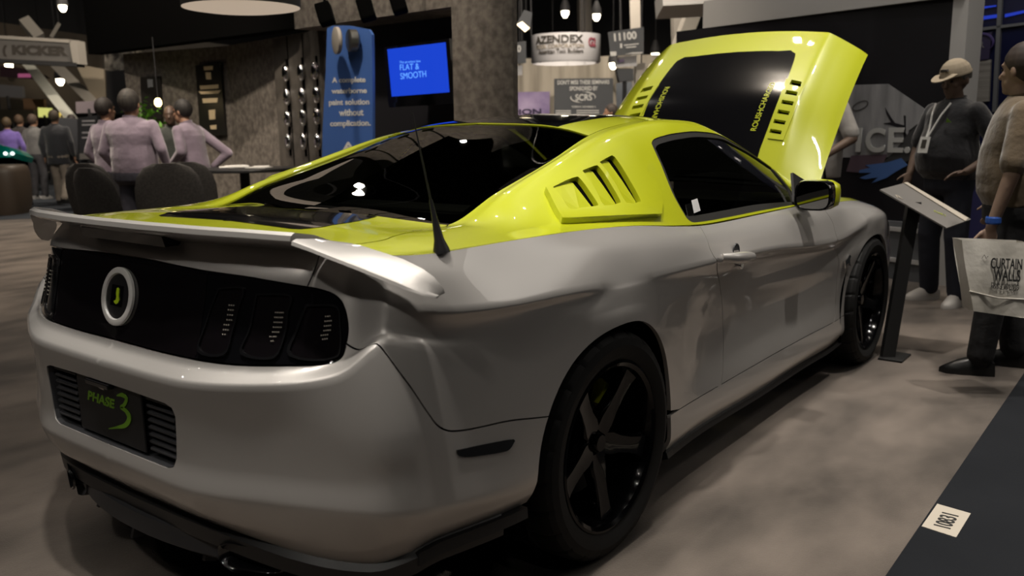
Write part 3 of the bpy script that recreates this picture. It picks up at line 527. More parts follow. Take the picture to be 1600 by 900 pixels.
# --- far left backdrop
s, _, _ = board('wall_10', [(-60, 26), (170, 60), (170, 175), (-60, 175)], 27, noisy(mat('tan_far_wall', (.11, .09, .07), .8), (.04, .034, .028), (.16, .13, .10), scale=.45, ramp=(.3, .7)), None, None); struct(s)
s, _, _ = board('wall_11', [(160, 46), (420, 78), (420, 120), (160, 112)], 24, mat('dim_far_wall', (.07, .062, .052), .8), None, None); struct(s)
kb, p1, n = board('lettered_sign', [(-40, 57), (110, 66), (112, 97), (-40, 90)], 18, mat('grey_sign_face', (.11, .105, .10), .6), 'long grey sign with large dark capital letters at the upper left', 'sign', .3)
btext('KICKER', 19, 84, 106, 86.5, 15, p1, n, kb, M['dprint'], .02, 18); btext('(', 4, 82, 11, 83, 17, p1, n, kb, M['dprint'], .04, 18)
for q in ([(-40, 53), (111, 62), (110, 67), (-40, 58)], [(-40, 90), (120, 98), (120, 104), (-40, 96)], [(108, 62), (120, 63), (124, 100), (114, 100)]): flat(q, p1, n, .35, .04).build('sign_frame', M['dark'] if q[0][1] == 90 else M['pale'], kb)
beam('slanting_beam', (38, 32), (62, 60), 20, 20, .17, M['pale'], 'pale brace above the grey lettered sign')
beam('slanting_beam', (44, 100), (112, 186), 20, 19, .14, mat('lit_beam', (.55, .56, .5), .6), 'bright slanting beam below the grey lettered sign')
beam('slanting_beam', (86, 100), (150, 165), 21, 20, .16, M['pale'], 'duller slanting beam right of the bright one')
beam('thin_strut', (93, 36), (80, 58), 20, 20, .04, M['pale'], 'thin strut above the grey lettered sign')
s, _, _ = board('wall_12', [(118, 100), (162, 108), (164, 160), (150, 165)], 20, mat('lit_cream', (.28, .24, .18), .8), None, None); struct(s)
st_, p1, n = board('stone_column', [(163, 68), (193, 50), (210, 52), (206, 112), (164, 110)], 15, noisy(mat('rough_stone', (.2, .18, .15), .9), (.05, .045, .04), (.42, .38, .32), scale=7, ramp=(.4, .6)), 'rough pale stone column top behind the men in pink shirts', 'column', .5)
o, _, _ = board('dark_cabinet', [(166, 112), (206, 108), (208, 175), (168, 178)], 14.8, M['dark'], 'dark cabinet under the rough stone column', 'cabinet', .4)
o, p1, n = board('lit_sign', [(0, 103), (50, 108), (78, 122), (50, 124), (0, 120)], 24, mat('plum_dark', (.03, .012, .02), .6), 'dark sign with a faint pink glow under the grey lettered sign', 'sign')
btext('Dynamite', 4, 119, 48, 121, 5, p1, n, o, mat('pink_glow', (0, 0, 0), .5, emit=(.5, .12, .25), es=.5), .01, 24) if 0 else flat([(28, 115), (48, 115), (48, 121), (28, 121)], p1, n, .01, .02).build('pink_letters', mat('pink_glow', (0, 0, 0), .5, emit=(.5, .12, .25), es=.4), o)
for k, (pts, d, c, lab, cat) in enumerate((([(-10, 131), (34, 135), (36, 153), (-10, 151)], 22, (.11, .11, .12), 'pale grey header board at the left edge', 'board'), ([(-10, 171), (52, 172), (55, 192), (-10, 192)], 21, (.14, .12, .08), 'long beige display board at the left edge', 'board'), ([(36, 154), (68, 155), (70, 186), (38, 186)], 22, (.13, .075, .04), 'orange brown box display on the left', 'display'), ([(118, 159), (159, 157), (160, 176), (119, 177)], 16, (.20, .17, .19), 'pale sign left of the men in pink shirts', 'sign'), ([(122, 184), (152, 180), (150, 256), (124, 256)], 15, (.035, .037, .042), 'dark information board left of the men in pink shirts', 'board'), ([(88, 183), (121, 186), (122, 250), (90, 250)], 16, (.05, .052, .06), 'grey partition behind the walking visitors', 'partition'), ([(124, 240), (154, 238), (154, 248), (124, 249)], 14.9, (.20, .19, .18), 'pale ledge under the dark information board', 'ledge'), ([(30, 184), (88, 184), (88, 206), (30, 206)], 23, (.02, .02, .03), 'dark display counter behind the visitors', 'counter'))):
    o, p1, n = board(cat.replace(' ', '_')+'_stand', pts, d, mat('stand_tone', c, .6), lab, cat, .12)
    if k == 4:
        mb = MB()
        for y in (188, 194, 206, 214): flat([(128, y), (148, y-.5), (148, y+2), (128, y+2.5)], p1, n, .004, .006).build('fine_print', M['palew'], o)
o, p1, n = board('lit_display', [(59, 168), (80, 169), (80, 183), (60, 183)], 21.5, mat('yellow_glow', (0, 0, 0), .5, emit=(.7, .7, .2), es=.7), 'small yellow green lit display behind the visitors', 'display')
o, p1, n = board('lit_display', [(92, 170), (103, 170), (103, 184), (93, 184)], 21, mat('amber_glow', (0, 0, 0), .5, emit=(.9, .65, .15), es=.8), 'small amber lit display behind the visitors', 'display')

def drop(o, x, y, d, r=.02, nm='post'):
    p = at(x, y, d); MB().tube([p, [p[0], p[1], GZ]], r, 6).build(nm, M['dark'], o)
def hang(o, x, y, d, r=.012):
    p = at(x, y, d); MB().tube([p, [p[0], p[1], 9.5]], r, 6).build('hanging_cable', M['dark'], o)
O = bpy.data.objects
hang(O['floodlight'], 822, 30, 9.6); hang(O['aisle_banner'], 812, 103, 16.8); hang(O['aisle_sign'], 815, 66, 16.55); hang(O['bracket_arm'], 1002, 104, 16.6); hang(O['thin_strut'], 92, 38, 20)
for nm, x, y, d in (('lit_display', 70, 180, 21.55), ('lit_display.001', 97, 180, 21.05), ('display_stand', 52, 184, 22.05), ('counter_stand', 60, 200, 23.05), ('board_stand', 12, 150, 22.05), ('board_stand.001', 25, 190, 21.05), ('sign_stand', 140, 170, 16.05), ('board_stand.002', 137, 250, 15.05), ('partition_stand', 104, 245, 16.05), ('ledge_stand', 139, 245, 14.95), ('wall_speaker', 976, 120, 16.5)): drop(O[nm], x, y, d, .04)
tc = flat([(630, 90), (680, 86), (682, 140), (632, 143)], V1, nv, .40, -.06).build('wall_bracket', M['satin'], O['television'])
# ------------------------------------------------------------------ panels cut out of the lofted surfaces
def sm(pts, k=5):
    P = np.array(pts, float); n = len(P); out = []
    for i in range(n-1):
        p0, p1, p2, p3 = P[max(i-1, 0)], P[i], P[i+1], P[min(i+2, n-1)]
        for t in np.arange(k)/k:
            out.append(.5*((2*p1)+(-p0+p2)*t+(2*p0-5*p1+4*p2-p3)*t*t+(-p0+3*p1-3*p2+p3)*t**3))
    out.append(P[-1]); return np.array(out)
def cat(*a): return np.vstack([np.atleast_2d(np.asarray(x, float)) for x in a])
def lerp(a, b, n=12): t = np.linspace(0, 1, n)[:, None]; return np.asarray(a, float)*(1-t)+np.asarray(b, float)*t
def resample(m, h):
    out = []; n = len(m)
    for i in range(n):
        a, b = m[i], m[(i+1) % n]; L = np.linalg.norm(b-a)
        if L < 1e-5: continue
        k = max(1, int(round(L/h)))
        if L < h*.25 and out and np.linalg.norm(a-out[-1]) < h*.3: continue
        out += [a+(b-a)*j/k for j in range(k)]
    return np.array(out)
def inpoly(p, poly):
    x, y = p[:, 0], p[:, 1]; c = np.zeros(len(p), bool); n = len(poly)
    for i in range(n):
        x1, y1 = poly[i]; x2, y2 = poly[(i+1) % n]
        if y1 == y2: continue
        k = ((y1 > y) != (y2 > y)) & (x < (x2-x1)*(y-y1)/(y2-y1)+x1); c ^= k
    return c
def dseg(p, poly):
    d = np.full(len(p), 1e9); n = len(poly)
    for i in range(n):
        a, b = poly[i], poly[(i+1) % n]; ab = b-a; L = ab@ab+1e-12; t = np.clip(((p-a)@ab)/L, 0, 1); d = np.minimum(d, np.linalg.norm(p-a-t[:, None]*ab, axis=1))
    return d
def area2(m): return .5*np.sum(m[:, 0]*np.roll(m[:, 1], -1)-np.roll(m[:, 0], -1)*m[:, 1])
def inset(m, g):
    if area2(m) < 0: m = m[::-1]
    t = np.roll(m, -1, 0)-np.roll(m, 1, 0); t /= np.linalg.norm(t, axis=1, keepdims=True)+1e-9
    return m+np.stack([-t[:, 1], t[:, 0]], 1)*g
def panel(name, S, out, mtl, parent, holes=(), h=.022, thick=.014, off=0., gap=.0018, mirror=None, flip=False, offf=None, gaph=None):
    """out/holes in (s,t); mirror='both': symmetric panel in one mesh. flip: build the left-hand copy"""
    loops = []
    for k, L in enumerate([out]+list(holes)):
        L = np.asarray(L, float); m = S.toM(L); m = resample(m, h*.6)
        c0 = [np.abs(m[:, 0]-S.cs[0]) < 1e-5, np.abs(m[:, 0]-S.cs[-1]) < 1e-5, np.abs(m[:, 1]-S.ct[0]) < 1e-5]
        if area2(m) < 0: m = m[::-1]; c0 = [c[::-1] for c in c0]
        if gap:
            m2 = inset(m, gap if k == 0 else -(gap if gaph is None else gaph))
            if mirror == 'both': 
                m2[c0[0], 0] = S.cs[0]; m2[c0[1], 0] = S.cs[-1]
                if S is not BODY: m2[c0[2], 1] = S.ct[0]; m2[c0[0], 0] = m[c0[0], 0]+gap
            m = m2
        loops.append(m)
    o = loops[0]; gx = np.arange(o[:, 0].min()+h*.5, o[:, 0].max(), h); gy = []
    for r in range(S.nr-1):
        k = max(1, int(math.ceil((S.ct[r+1]-S.ct[r])/(h*.8)))); gy += list(S.ct[r]+(S.ct[r+1]-S.ct[r])*np.arange(k)/k)
    X, Y = np.meshgrid(gx, np.array(gy)); G = np.stack([X.ravel(), Y.ravel()], 1); G = G[inpoly(G, o)]
    for l in loops[1:]: G = G[~inpoly(G, l)]
    for l in loops: G = G[dseg(G, l) > h*.3]
    V2 = [Vector(p) for l in loops for p in l]; E = []; n = 0
    for l in loops: E += [(n+i, n+(i+1) % len(l)) for i in range(len(l))]; n += len(l)
    V2 += [Vector(p) for p in G]
    vo, eo, fo, *_ = delaunay_2d_cdt(V2, E, [], 0, 1e-6)
    vo = np.array([v[:] for v in vo]); fo = np.array([f[:3] for f in fo if len(f) == 3]); cen = vo[fo].mean(1); ok = inpoly(cen, o)
    for l in loops[1:]: ok &= ~inpoly(cen, l)
    fo = fo[ok]; a = vo[fo]; ar = (a[:, 1, 0]-a[:, 0, 0])*(a[:, 2, 1]-a[:, 0, 1])-(a[:, 2, 0]-a[:, 0, 0])*(a[:, 1, 1]-a[:, 0, 1])
    fo = fo[np.abs(ar) > 1e-9]; ar = ar[np.abs(ar) > 1e-9]; fo[ar < 0] = fo[ar < 0][:, ::-1]
    st = S.toST(vo); N = S.nrm(st[:, 0], st[:, 1]); P = S.ev(st[:, 0], st[:, 1])
    of = off if offf is None else offf(P, st); P = P+N*(np.asarray(of).reshape(-1, 1) if np.ndim(of) else of)
    if S.sign < 0: fo = fo[:, ::-1]
    V = list(P); F = [tuple(f) for f in fo]; NN = list(N)
    if thick:
        for l in loops:
            sl = S.toST(l); pn = S.nrm(sl[:, 0], sl[:, 1]); pp = S.ev(sl[:, 0], sl[:, 1])
            of = off if offf is None else offf(pp, sl); pp = pp+pn*(np.asarray(of).reshape(-1, 1) if np.ndim(of) else of)
            n = len(l); b = len(V); tg = np.roll(pp, -1, 0)-np.roll(pp, 1, 0); tg /= np.linalg.norm(tg, axis=1, keepdims=True)+1e-9
            on = np.cross(tg, pn); on /= np.linalg.norm(on, axis=1, keepdims=True)+1e-9
            if l is not loops[0]: pass
            sg = 1 if S.sign > 0 else -1
            on = on*sg
            bl = pn*.7+on*.7
            V += list(pp); NN += list(on); V += list(pp-pn*thick); NN += list(on)
            for i in range(n):
                j = (i+1) % n
                if mirror == 'both' and abs(pp[i][1]) < 1e-4 and abs(pp[j][1]) < 1e-4: continue
                f = (b+i, b+n+i, b+n+j, b+j); F.append(f if sg > 0 else f[::-1])
    V = np.array(V); NN = np.array(NN)
    if mirror == 'both':
        n = len(V); V = np.vstack([V, V*[1, -1, 1]]); NN = np.vstack([NN, NN*[1, -1, 1]]); F = F+[tuple(i+n for i in f[::-1]) for f in F]
    elif flip:
        V = V*[1, -1, 1]; NN = NN*[1, -1, 1]; F = [f[::-1] for f in F]
    # drop loose vertices
    used = np.unique(np.array([i for f in F for i in f])); mp = -np.ones(len(V), int); mp[used] = np.arange(len(used))
    return obj(name, V[used], [tuple(mp[i] for i in f) for f in F], mtl, parent, True, NN[used])
def both(name, S, out, mtl, parent, **k):
    a = panel(name, S, out, mtl, parent, **k); b = panel(name, S, out, mtl, parent, flip=True, **k); return a, b
B_, T_ = BODY, TOP
def fyz(P): return P[:, [1, 2]]
car = empty('car', (0, 0, 0), 'silver and lime green two-door sports car with raised bonnet and black wheels', 'car')
def arch_pt(c, rx0, rx1, z0, rz, a):
    ca, sa = math.cos(a), math.sin(a); return (c+(rx1 if ca > 0 else -rx0)*abs(ca)**.92, z0+rz*sa)
ra = B_.xz([arch_pt(0, .42, .40, .345, .397, a) for a in np.radians(np.linspace(184, -3, 48))], lo=5, hi=11)
fa = B_.xz([arch_pt(2.73, .375, .38, .335, .375, a) for a in np.radians(np.linspace(184, -4, 44))], lo=13, hi=18)
px = B_.px
seam = px([(588, 537), (598, 546), (620, 576), (643, 607), (672, 650), (684, 665), (700, 673), (720, 673), (749, 668), (800, 657), (850, 645)], lo=2, hi=9)
# junction of the seam with the arch
jj = np.argmin(np.linalg.norm(ra-seam[-1], axis=1)); seam[-1] = ra[jj]; seam = cat(sm(seam[:5], 3), sm(seam[4:], 4)[1:])
lampR = px([(480, 448), (500, 452), (520, 459), (533, 470), (541, 490), (544, 515), (541, 537)], lo=1.2, hi=4.6)
lampB = px([(541, 537), (536, 555), (525, 565), (510, 569), (450, 571), (370, 570), (300, 561), (240, 548), (200, 537)], lo=0, hi=4.6)
lampT = px([(200, 400), (227, 404), (321, 423), (378, 431), (430, 440), (480, 448)], lo=0, hi=4)
lB0 = np.array([0., px([(178, 531)], hi=1)[0][1]]); lT0 = np.array([0., px([(178, 396)], hi=1)[0][1]])
lampR = sm(lampR, 3); lampB = cat(sm(lampB, 3), lB0); lampT = cat(lT0, sm(lampT, 3))
rec = B_.inv(fyz, [(-1e-4, .497), (-.15, .497), (-.285, .497), (-.31, .505), (-.322, .53), (-.334, .64), (-.327, .66), (-.30, .668), (-.15, .672), (-1e-4, .673)], lo=0, hi=3, tl=1, th=6, front=False)
rec[0, 0] = 0; rec[-1, 0] = 0
e0 = np.array([ra[0][0], 0])
bump = cat([[0, 0]], lerp([0.05, 0], [ra[0][0]-.05, 0], 30), e0, ra[:jj+1], seam[::-1][1:], lampR[-1:], lampB, rec[::-1])
rb = panel('rear_bumper', B_, bump, M['silver'], car, mirror='both', thick=.02)
lid = px([(480, 448), (486, 435), (494, 416), (494, 403)], lo=1, hi=4); lid[-1][1] = 10
panel('trunk_face', B_, cat(lT0, lampT[1:], sm(lid, 2), lerp([lid[-1][0], 10], [0, 10], 12)), M['silver'], car, mirror='both')
dR = sm(px([(1094, 354), (1105, 375), (1115, 400), (1123, 435), (1128, 470), (1130, 515), (1130, 560), (1127, 600), (1123, 617)], lo=9, hi=12), 3); dR[0][1] = 10; dR[-1][1] = 2
dF = sm(px([(1286, 320), (1290, 330), (1302, 350), (1308, 372), (1309, 400), (1308, 430), (1306, 480), (1301, 511)], lo=12, hi=16), 3); dF[0][1] = 10; dF[-1][1] = 2
rend = np.array([ra[-1][0], 2.0]); ra_f = ra[(np.arange(len(ra)) >= jj) & ((ra[:, 1] > 2) | (ra[:, 0] < 8))]
mk = sm(px([(713, 703), (740, 697), (775, 690), (802, 686), (801, 693), (795, 702), (785, 706), (755, 711), (725, 714), (714, 710), (713, 703)], lo=4, hi=8), 2)[:-1]
quart = cat(lid[0], lampR[1:], seam, ra_f[1:], lerp(rend, dR[-1], 6)[1:], dR[::-1][1:], lerp([dR[0][0], 10], [lid[-1][0], 10], 60)[1:], sm(lid, 2)[::-1][1:-1])
both('quarter_panel', B_, quart, M['silver'], car)
both('door', B_, cat(dR, lerp(dR[-1], dF[-1], 20)[1:], dF[::-1][1:], lerp(dF[0], dR[0], 20)[1:-1]), M['silver'], car)
fe = np.array([17.6, 2.0]); fend = np.array([fa[0][0], 2.0]); fa_u = fa[fa[:, 1] > 2]
both('front_fender', B_, cat(dF, lerp(dF[-1], [fa_u[0][0], 2], 4)[1:], fa_u, lerp([fa_u[-1][0], 2], [18, 2], 3)[1:], lerp([18, 2], [18, 9.6], 12)[1:], lerp([18, 9.6], [dF[0][0]+.05, 9.6], 20)[1:], [[dF[0][0], 9.6]]), M['silver'], car)
both('fender_top', B_, cat(lerp([dF[0][0], 9.6], [18, 9.6], 20), lerp([18, 10], [dF[0][0], 10], 20)), M['lime'], car, gap=.0008)
both('side_skirt', B_, cat([[ra[-1][0], 2.0]], [[ra[-1][0], 0]], lerp([ra[-1][0], 0], [fa[0][0], 0], 30)[1:], [[fa[0][0], 2.0]], lerp([fa[0][0], 2.0], [ra[-1][0], 2], 30)[1:-1]), M['silver'], car)
fbar = cat(lerp([18, 0], [20, 0], 8), lerp([20, 0], [20, 10], 8)[1:], lerp([20, 10], [18, 10], 8)[1:], lerp([18, 10], [18, 0], 12)[1:-1])
panel('front_bumper', B_, fbar, M['silver'], car, mirror='both')
panel('grille', B_, cat(lerp([18.75, 4.3], [20, 4.3], 6), lerp([20, 9], [18.75, 9], 6)), M['void'], car, mirror='both', off=.006, gap=0)
both('headlamp', B_, cat(lerp([17.9, 6.3], [18.7, 6.0], 6), lerp([18.7, 9], [17.9, 9], 6)), M['lens'], car, off=.006, gap=0)
both('side_marker', B_, mk, M['orange'], car, off=.003, thick=.01, gap=.0)
# inner black shell keeps the body closed behind the panel gaps
sh = cat([[0, 0]], [[ra[0][0]-.15, 0]], ra[1:-1], [[ra[-1][0]+.15, 0]], [[fa[0][0]-.15, 0]], fa[1:-1], [[fa[-1][0]+.1, 0]], [[20, 0]], [[20, 9.9]], [[0, 9.9]])
panel('inner_shell', B_, sh, M['void'], car, mirror='both', off=-.075, gap=0, thick=0, h=.05)
# tail panel and lamps
cl = lambda a, b, n=6: sm(px([a, ((a[0]+b[0])/2+2, (a[1]+b[1])/2), b], lo=0, hi=4), n)
spl = cl((323, 424), (303, 561)); iT = np.argmin(abs(lampT[:, 0]-spl[0][0])); iB = np.argmin(abs(lampB[:, 0]-spl[-1][0])); spl[0] = lampT[iT]; spl[-1] = lampB[iB]
panel('tail_panel', B_, cat(lT0, lampT[1:iT+1], spl[1:], lampB[iB+1:]), M['lens'], car, mirror='both', off=-.006)
lamps = both('tail_lamp', B_, cat(lampT[iT:], lampR[1:], lampB[1:iB+1], spl[::-1][1:-1]), M['gloss'], car, off=-.004)
LENS = [([(343, 452), (378, 452), (371, 485), (363, 515), (350, 551), (312, 546), (325, 500)], [(357, 470), (368, 472), (363, 500), (352, 525), (347, 524), (352, 500)]),
        ([(402, 461), (451, 463), (448, 490), (444, 520), (428, 556), (380, 550), (393, 510)], [(430, 482), (443, 484), (440, 510), (427, 535), (420, 532), (427, 508)]),
        ([(480, 479), (524, 481), (530, 505), (531, 540), (521, 558), (457, 554), (466, 515)], [(508, 490), (517, 491), (518, 510), (512, 531), (500, 530), (505, 510)])]
for fl in (0, 1):
    for q, (L, Rf) in enumerate(LENS):
        o1 = px(L, lo=.8, hi=4.5); o1 = sm(cat(o1, o1[:1]), 4)[:-1]; m1 = B_.toM(o1); ctr = m1.mean(0)
        outer = B_.toST(ctr+(m1-ctr)*1.09)
        fr = panel('lens_frame', B_, outer, M['lensd'], lamps[fl], holes=[o1], off=.002, thick=.010, gap=0, flip=bool(fl), h=.012)
        panel('lens', B_, o1, M['lens'], lamps[fl], off=-.002, thick=.004, gap=0, flip=bool(fl), h=.015)
        r = px(Rf, lo=.8, hi=4.5); mr = B_.toM(r); mb = MB(); c = mr[:3]; 
        lo_, hi_ = mr.min(0), mr.max(0)
        for yy in np.arange(lo_[1]+.002, hi_[1], .0062):
            for xx in np.arange(lo_[0]+.002, hi_[0], .0058):
                if inpoly(np.array([[xx, yy]]), mr)[0]:
                    st = B_.toST(np.array([[xx, yy]])); p = B_.ev(st[:, 0], st[:, 1])[0]; n = B_.nrm(st[:, 0], st[:, 1])[0]; p = p+n*.0005
                    if fl: p = p*[1, -1, 1]; n = n*[1, -1, 1]
                    mb.box(p, (.0022, .0024, .0026))
        g = mb.build('reflector', M['refl'], lamps[fl]); g['kind'] = 'stuff'
# emblem on the tail panel
ey = np.array([0, -1., 0]); st178 = px([(178, 462)], lo=0, hi=1)[0, 1]; ec = B_.ev(np.array([0.]), np.array([st178]))[0]
e2 = B_.ev(np.zeros(2), np.array([st178-.5, st178+.5])); ez = e2[1]-e2[0]; ez /= np.linalg.norm(ez); en = np.cross(ez, ey); en = en if en[0] < 0 else -en; ec = ec-en*.006
def ering(r, o, n=40): return [ec+en*o+r*(math.cos(a)*ey+math.sin(a)*ez) for a in np.linspace(0, 2*math.pi, n, endpoint=False)]
mb = MB().loft([ering(.079, .0), ering(.079, .007), ering(.076, .009), ering(.0635, .009), ering(.061, .006), ering(.059, 0)], cap=False)
em = mb.build('emblem_ring', M['emring'], car, auto=40)
MB().loft([ering(.0612, .0), ering(.0612, .004), ering(.05, .006)], cap=True).build('emblem_disc', M['satin'], em, auto=30)
def eo(u, v, o): return ec+en*o+ey*u+ez*v
MB().prism([eo(*p, .0065) for p in [(-.028, -.026), (.03, -.026), (.03, .03), (-.028, .03)]], en*.001).build('emblem_plate', M['gloss'], em)
MB().prism([eo(*p, .0078) for p in [(.000, .022), (.006, .024), (.012, .020), (.013, .002), (.018, -.008), (.013, -.017), (.004, -.021), (-.006, -.018), (-.008, -.013), (.001, -.010), (.003, -.002), (-.001, .008)]], en*.0015).build('emblem_mark', mat('lime_enamel', (.5, .7, .02), .3), em)
# licence recess: floor box, slats, plate with green lettering
cx = B_.ev(np.zeros(1), np.array([3.5]))[0][0]
mb = MB(); rb_ = B_.ev(rec[:, 0], rec[:, 1]); rim = [np.array([p[0]+.003, p[1], p[2]]) for p in rb_]; rim = rim+[p*[1, -1, 1] for p in rim[::-1][1:-1]]
back = [p*[1, .97, 1]+[.055, 0, 0] for p in rim]
mb.loft([rim, back], cap=False); mb.add(back, [tuple(range(len(back)))])
recess = mb.build('plate_recess', M['grey_tr'], car)
for sgn in (-1, 1):
    for k in range(8):
        z = .515+k*.0195
        m = MB(); m.loft([[np.array([cx+.036+.012*0, sgn*y0, z]), np.array([cx+.014, sgn*y0, z+.003]), np.array([cx+.014, sgn*y0, z+.008]), np.array([cx+.036, sgn*y0, z+.016])] for y0 in (.185, .31)])
        m.build('slat', M['grey_tr'], recess)
pl = MB().box((cx+.012, 0, .592), (.006, .34, .172), bev=.003).build('licence_plate', M['satin'], car)
MB().box((cx-.001, .02, .664), (.02, .12, .014), bev=.003).build('plate_lamp', M['gloss'], pl)
MB().tube([(cx-.002, .015, .658), (cx-.002, -.012, .656)], .006, 8).build('lamp_bulb_cover', M['chrome'], pl)
ex = cx+.0085
text_mesh('lettering', 'PHASE', .03, M['green'], (ex, .115, .600), (0, -1, 0), (0, 0, 1), pl, fit=.15, fith=.028, bold=.001, shear=.25)
# the hand-drawn 3
c3 = sm([(.05, .640), (.08, .648), (.100, .641), (.086, .622), (.066, .611), (.090, .606), (.104, .588), (.080, .564), (.035, .549), (-.012, .535)], 5); w3 = np.interp(np.arange(len(c3)), [0, 5, 14, 20, 30, len(c3)-1], [.001, .006, .0055, .004, .009, .0008])
mb = MB(); V = []
for i, (a, b) in enumerate(c3):
    t = c3[min(i+1, len(c3)-1)]-c3[max(i-1, 0)]; t /= np.linalg.norm(t); nn = np.array([-t[1], t[0]])*w3[i]
    V.append([np.array([ex, -(a+nn[0]), b+nn[1]]), np.array([ex, -(a-nn[0]), b-nn[1]]), np.array([ex-.002, -(a-nn[0]), b-nn[1]]), np.array([ex-.002, -(a+nn[0]), b+nn[1]])])
mb.loft(V).build('numeral', M['green'], pl)
# ------------------------------------------------------------------ upper body
tp = T_.px
gb = T_.xy([(-.42, -.001), (-.41, -.20), (-.385, -.38), (-.36, -.48), (-.335, -.555)], lo=1, hi=5); gb[0][1] = 0; gb[-1][1] = 2
gbs = sm(gb, 5); gE = lerp(gb[-1], [6.0, 2], 24)
gt = sm([[6.0, 2], [6.06, 1.5], [6.0, .8], [5.95, 0]], 5)
lidT = sm(np.array([[0.12, 2.55], [1.0, 2.65], [1.8, 2.6], [2.3, 2.45], [gb[-1][0]-.12, 2.2]]), 5)
panel('trunk_lid', T_, cat([[0.12, 0]], [[.12, 1]], [[.12, 2]], lidT[:1], lidT[1:], gbs[::-1]), M['lime'], car, mirror='both')
# side body: sail, roof rail and windscreen pillar in one, with the side window opening
wo = tp([(1018, 224), (1022, 217), (1040, 211), (1062, 207), (1085, 205), (1108, 207), (1130, 213), (1155, 224), (1180, 240), (1202, 257), (1222, 278), (1238, 298), (1243, 312)], lo=5.5, hi=13)
wb = tp([(1244, 318), (1238, 323), (1200, 331), (1150, 340), (1100, 347), (1085, 348), (1075, 343), (1067, 331), (1050, 300), (1032, 255)], lo=5.5, hi=13)
win = cat(sm(wo, 3), sm(wb, 3)); win[:, 1] = np.minimum(win[:, 1], 5.93)
side = cat(lidT[:1], [[.12, 4]], [[.12, 6]], lerp([.12, 6], [12.6, 6], 80)[1:], [[12.9, 5.0]], [[12.6, 3.2]], [[12.2, 2]], lerp([12.2, 2], [9.35, 2], 16)[1:], lerp([9.35, 2.0], [6.1, 2.0], 16)[1:], gE[::-1], lidT[::-1][0:-1])
louv = np.array([(850, 300), (905, 267), (967, 231), (976, 233), (1003, 270), (1027, 306), (1028, 335), (1022, 340), (950, 346), (884, 350), (874, 345), (862, 325)], float)
lo_st = tp(louv, lo=2.5, hi=8)
OPEN = [[(861, 300), (880, 290), (896, 284), (902, 286), (916, 305), (930, 326), (926, 330), (905, 333), (887, 335), (875, 318)],
        [(906, 274), (925, 266), (932, 268), (948, 292), (964, 320), (961, 325), (940, 329), (928, 307)],
        [(933, 260), (948, 251), (956, 252), (976, 283), (995, 318), (992, 322), (974, 324), (958, 296)]]
o_st = [tp(o, lo=2.5, hi=8) for o in OPEN]
for fl in (False, True):
    sp = panel('body_side', T_, side, M['lime'], car, holes=[win], flip=fl, gaph=0)
    lc = sm(cat(lo_st, lo_st[:1]), 3)[:-1]
    vp = panel('vent_plaque', T_, lc, M['lime'], sp, holes=[sm(cat(o, o[:1]), 2)[:-1] for o in o_st], flip=fl, off=.020, thick=.022, gap=0, h=.014)
    panel('vent_backing', T_, B_.toST(B_.toM(lo_st)) if 0 else lo_st*.97+lo_st.mean(0)*.03, M['void'], sp, flip=fl, off=.001, thick=0, gap=0)  # black sheet over the lime side, standing in for shade in the slots
    for o in o_st:                        # vanes slope from the front face down into the opening
        P = T_.ev(o[:, 0], o[:, 1]); N = T_.nrm(o[:, 0], o[:, 1]); k = len(o); i0 = 0; d = (P[:, 0]-P[:, 0].min())/(P[:, 0].max()-P[:, 0].min())
        dep = .0195-.0175*d; cen = P.mean(0); Q = cen+(P-cen)*.99; Q = Q+N*dep[:, None]
        keep = Q-np.array([.026, 0, .0])*d[:, None]
        V = list(keep)+list(keep-N*.002)
        if fl: V = [v*[1, -1, 1] for v in V]
        F = [tuple(range(k)), tuple(range(2*k-1, k-1, -1))]+[(i, (i+1) % k, (i+1) % k+k, i+k) for i in range(k)]
        vm = MB().add(V, F).build('vane', M['lime'], sp)
    wi = T_.toST(inset(resample(T_.toM(win), .014), .017))
    panel('window_seal', T_, win, mat('seal_rubber', (.016, .015, .014), .5), sp, holes=[wi], flip=fl, off=-.004, thick=.012, gap=0, h=.02)
    sg_ = panel('side_window', T_, wi, M['glass_side'], sp, flip=fl, off=-.010, thick=0, gap=-.002)
# rear glass, roof, windscreen
rg = panel('rear_glass', T_, cat(gbs, gE[1:], gt[1:], [[5.95, 0]]), M['glass'], car, mirror='both', off=-.003, thick=0)
frit = cat(gbs, gE[1:], gt[1:]); fm = resample(T_.toM(frit), .02)
# black ceramic border
inn = cat(gbs+[.42, 0], lerp([gb[-1][0]+.42, 1.86], [5.82, 1.86], 20)[1:-1], gt+[-.18, 0]); inn[:, 1] = np.minimum(inn[:, 1], 1.86)
inn = cat(inn[np.r_[True, np.linalg.norm(np.diff(inn, axis=0), axis=1) > 1e-3]])
inn[0][1] = 0; ring = cat(gbs, gE[1:], gt[1:], inn[::-1])
panel('glass_border', T_, ring, M['gloss'], rg, mirror='both', off=-.0045, thick=0, gap=.001)
roofo = cat(gt[::-1], lerp([6.1, 2], [9.35, 2], 16), sm([[9.35, 2], [9.5, 1], [9.55, 0]], 5)[1:])
roof = panel('roof', T_, roofo, M['lime'], car, mirror='both')
def ylim(y, s): # t on TOP where |y| = y at column s
    tt = np.linspace(0, 2.5, 60); P = T_.ev(np.full(60, s), tt); return np.interp(y, -P[:, 1], tt)
rs = np.array([[s, ylim(.365, s)] for s in np.linspace(6.08, 9.5, 16)])
panel('racing_stripe', T_, cat([[6.0, 0]], rs, [[9.52, 0]]), M['gloss'], roof, mirror='both', off=.0018, thick=.003, gap=0)
tl = [o for o in bpy.data.objects if o.name == 'trunk_lid'][0]
sb = tp([(560, 346), (540, 349), (520, 352), (505, 355), (487, 357), (470, 358.5)], lo=0, hi=3.5)
sline = sm(sb, 3); s_end = sline[-1]
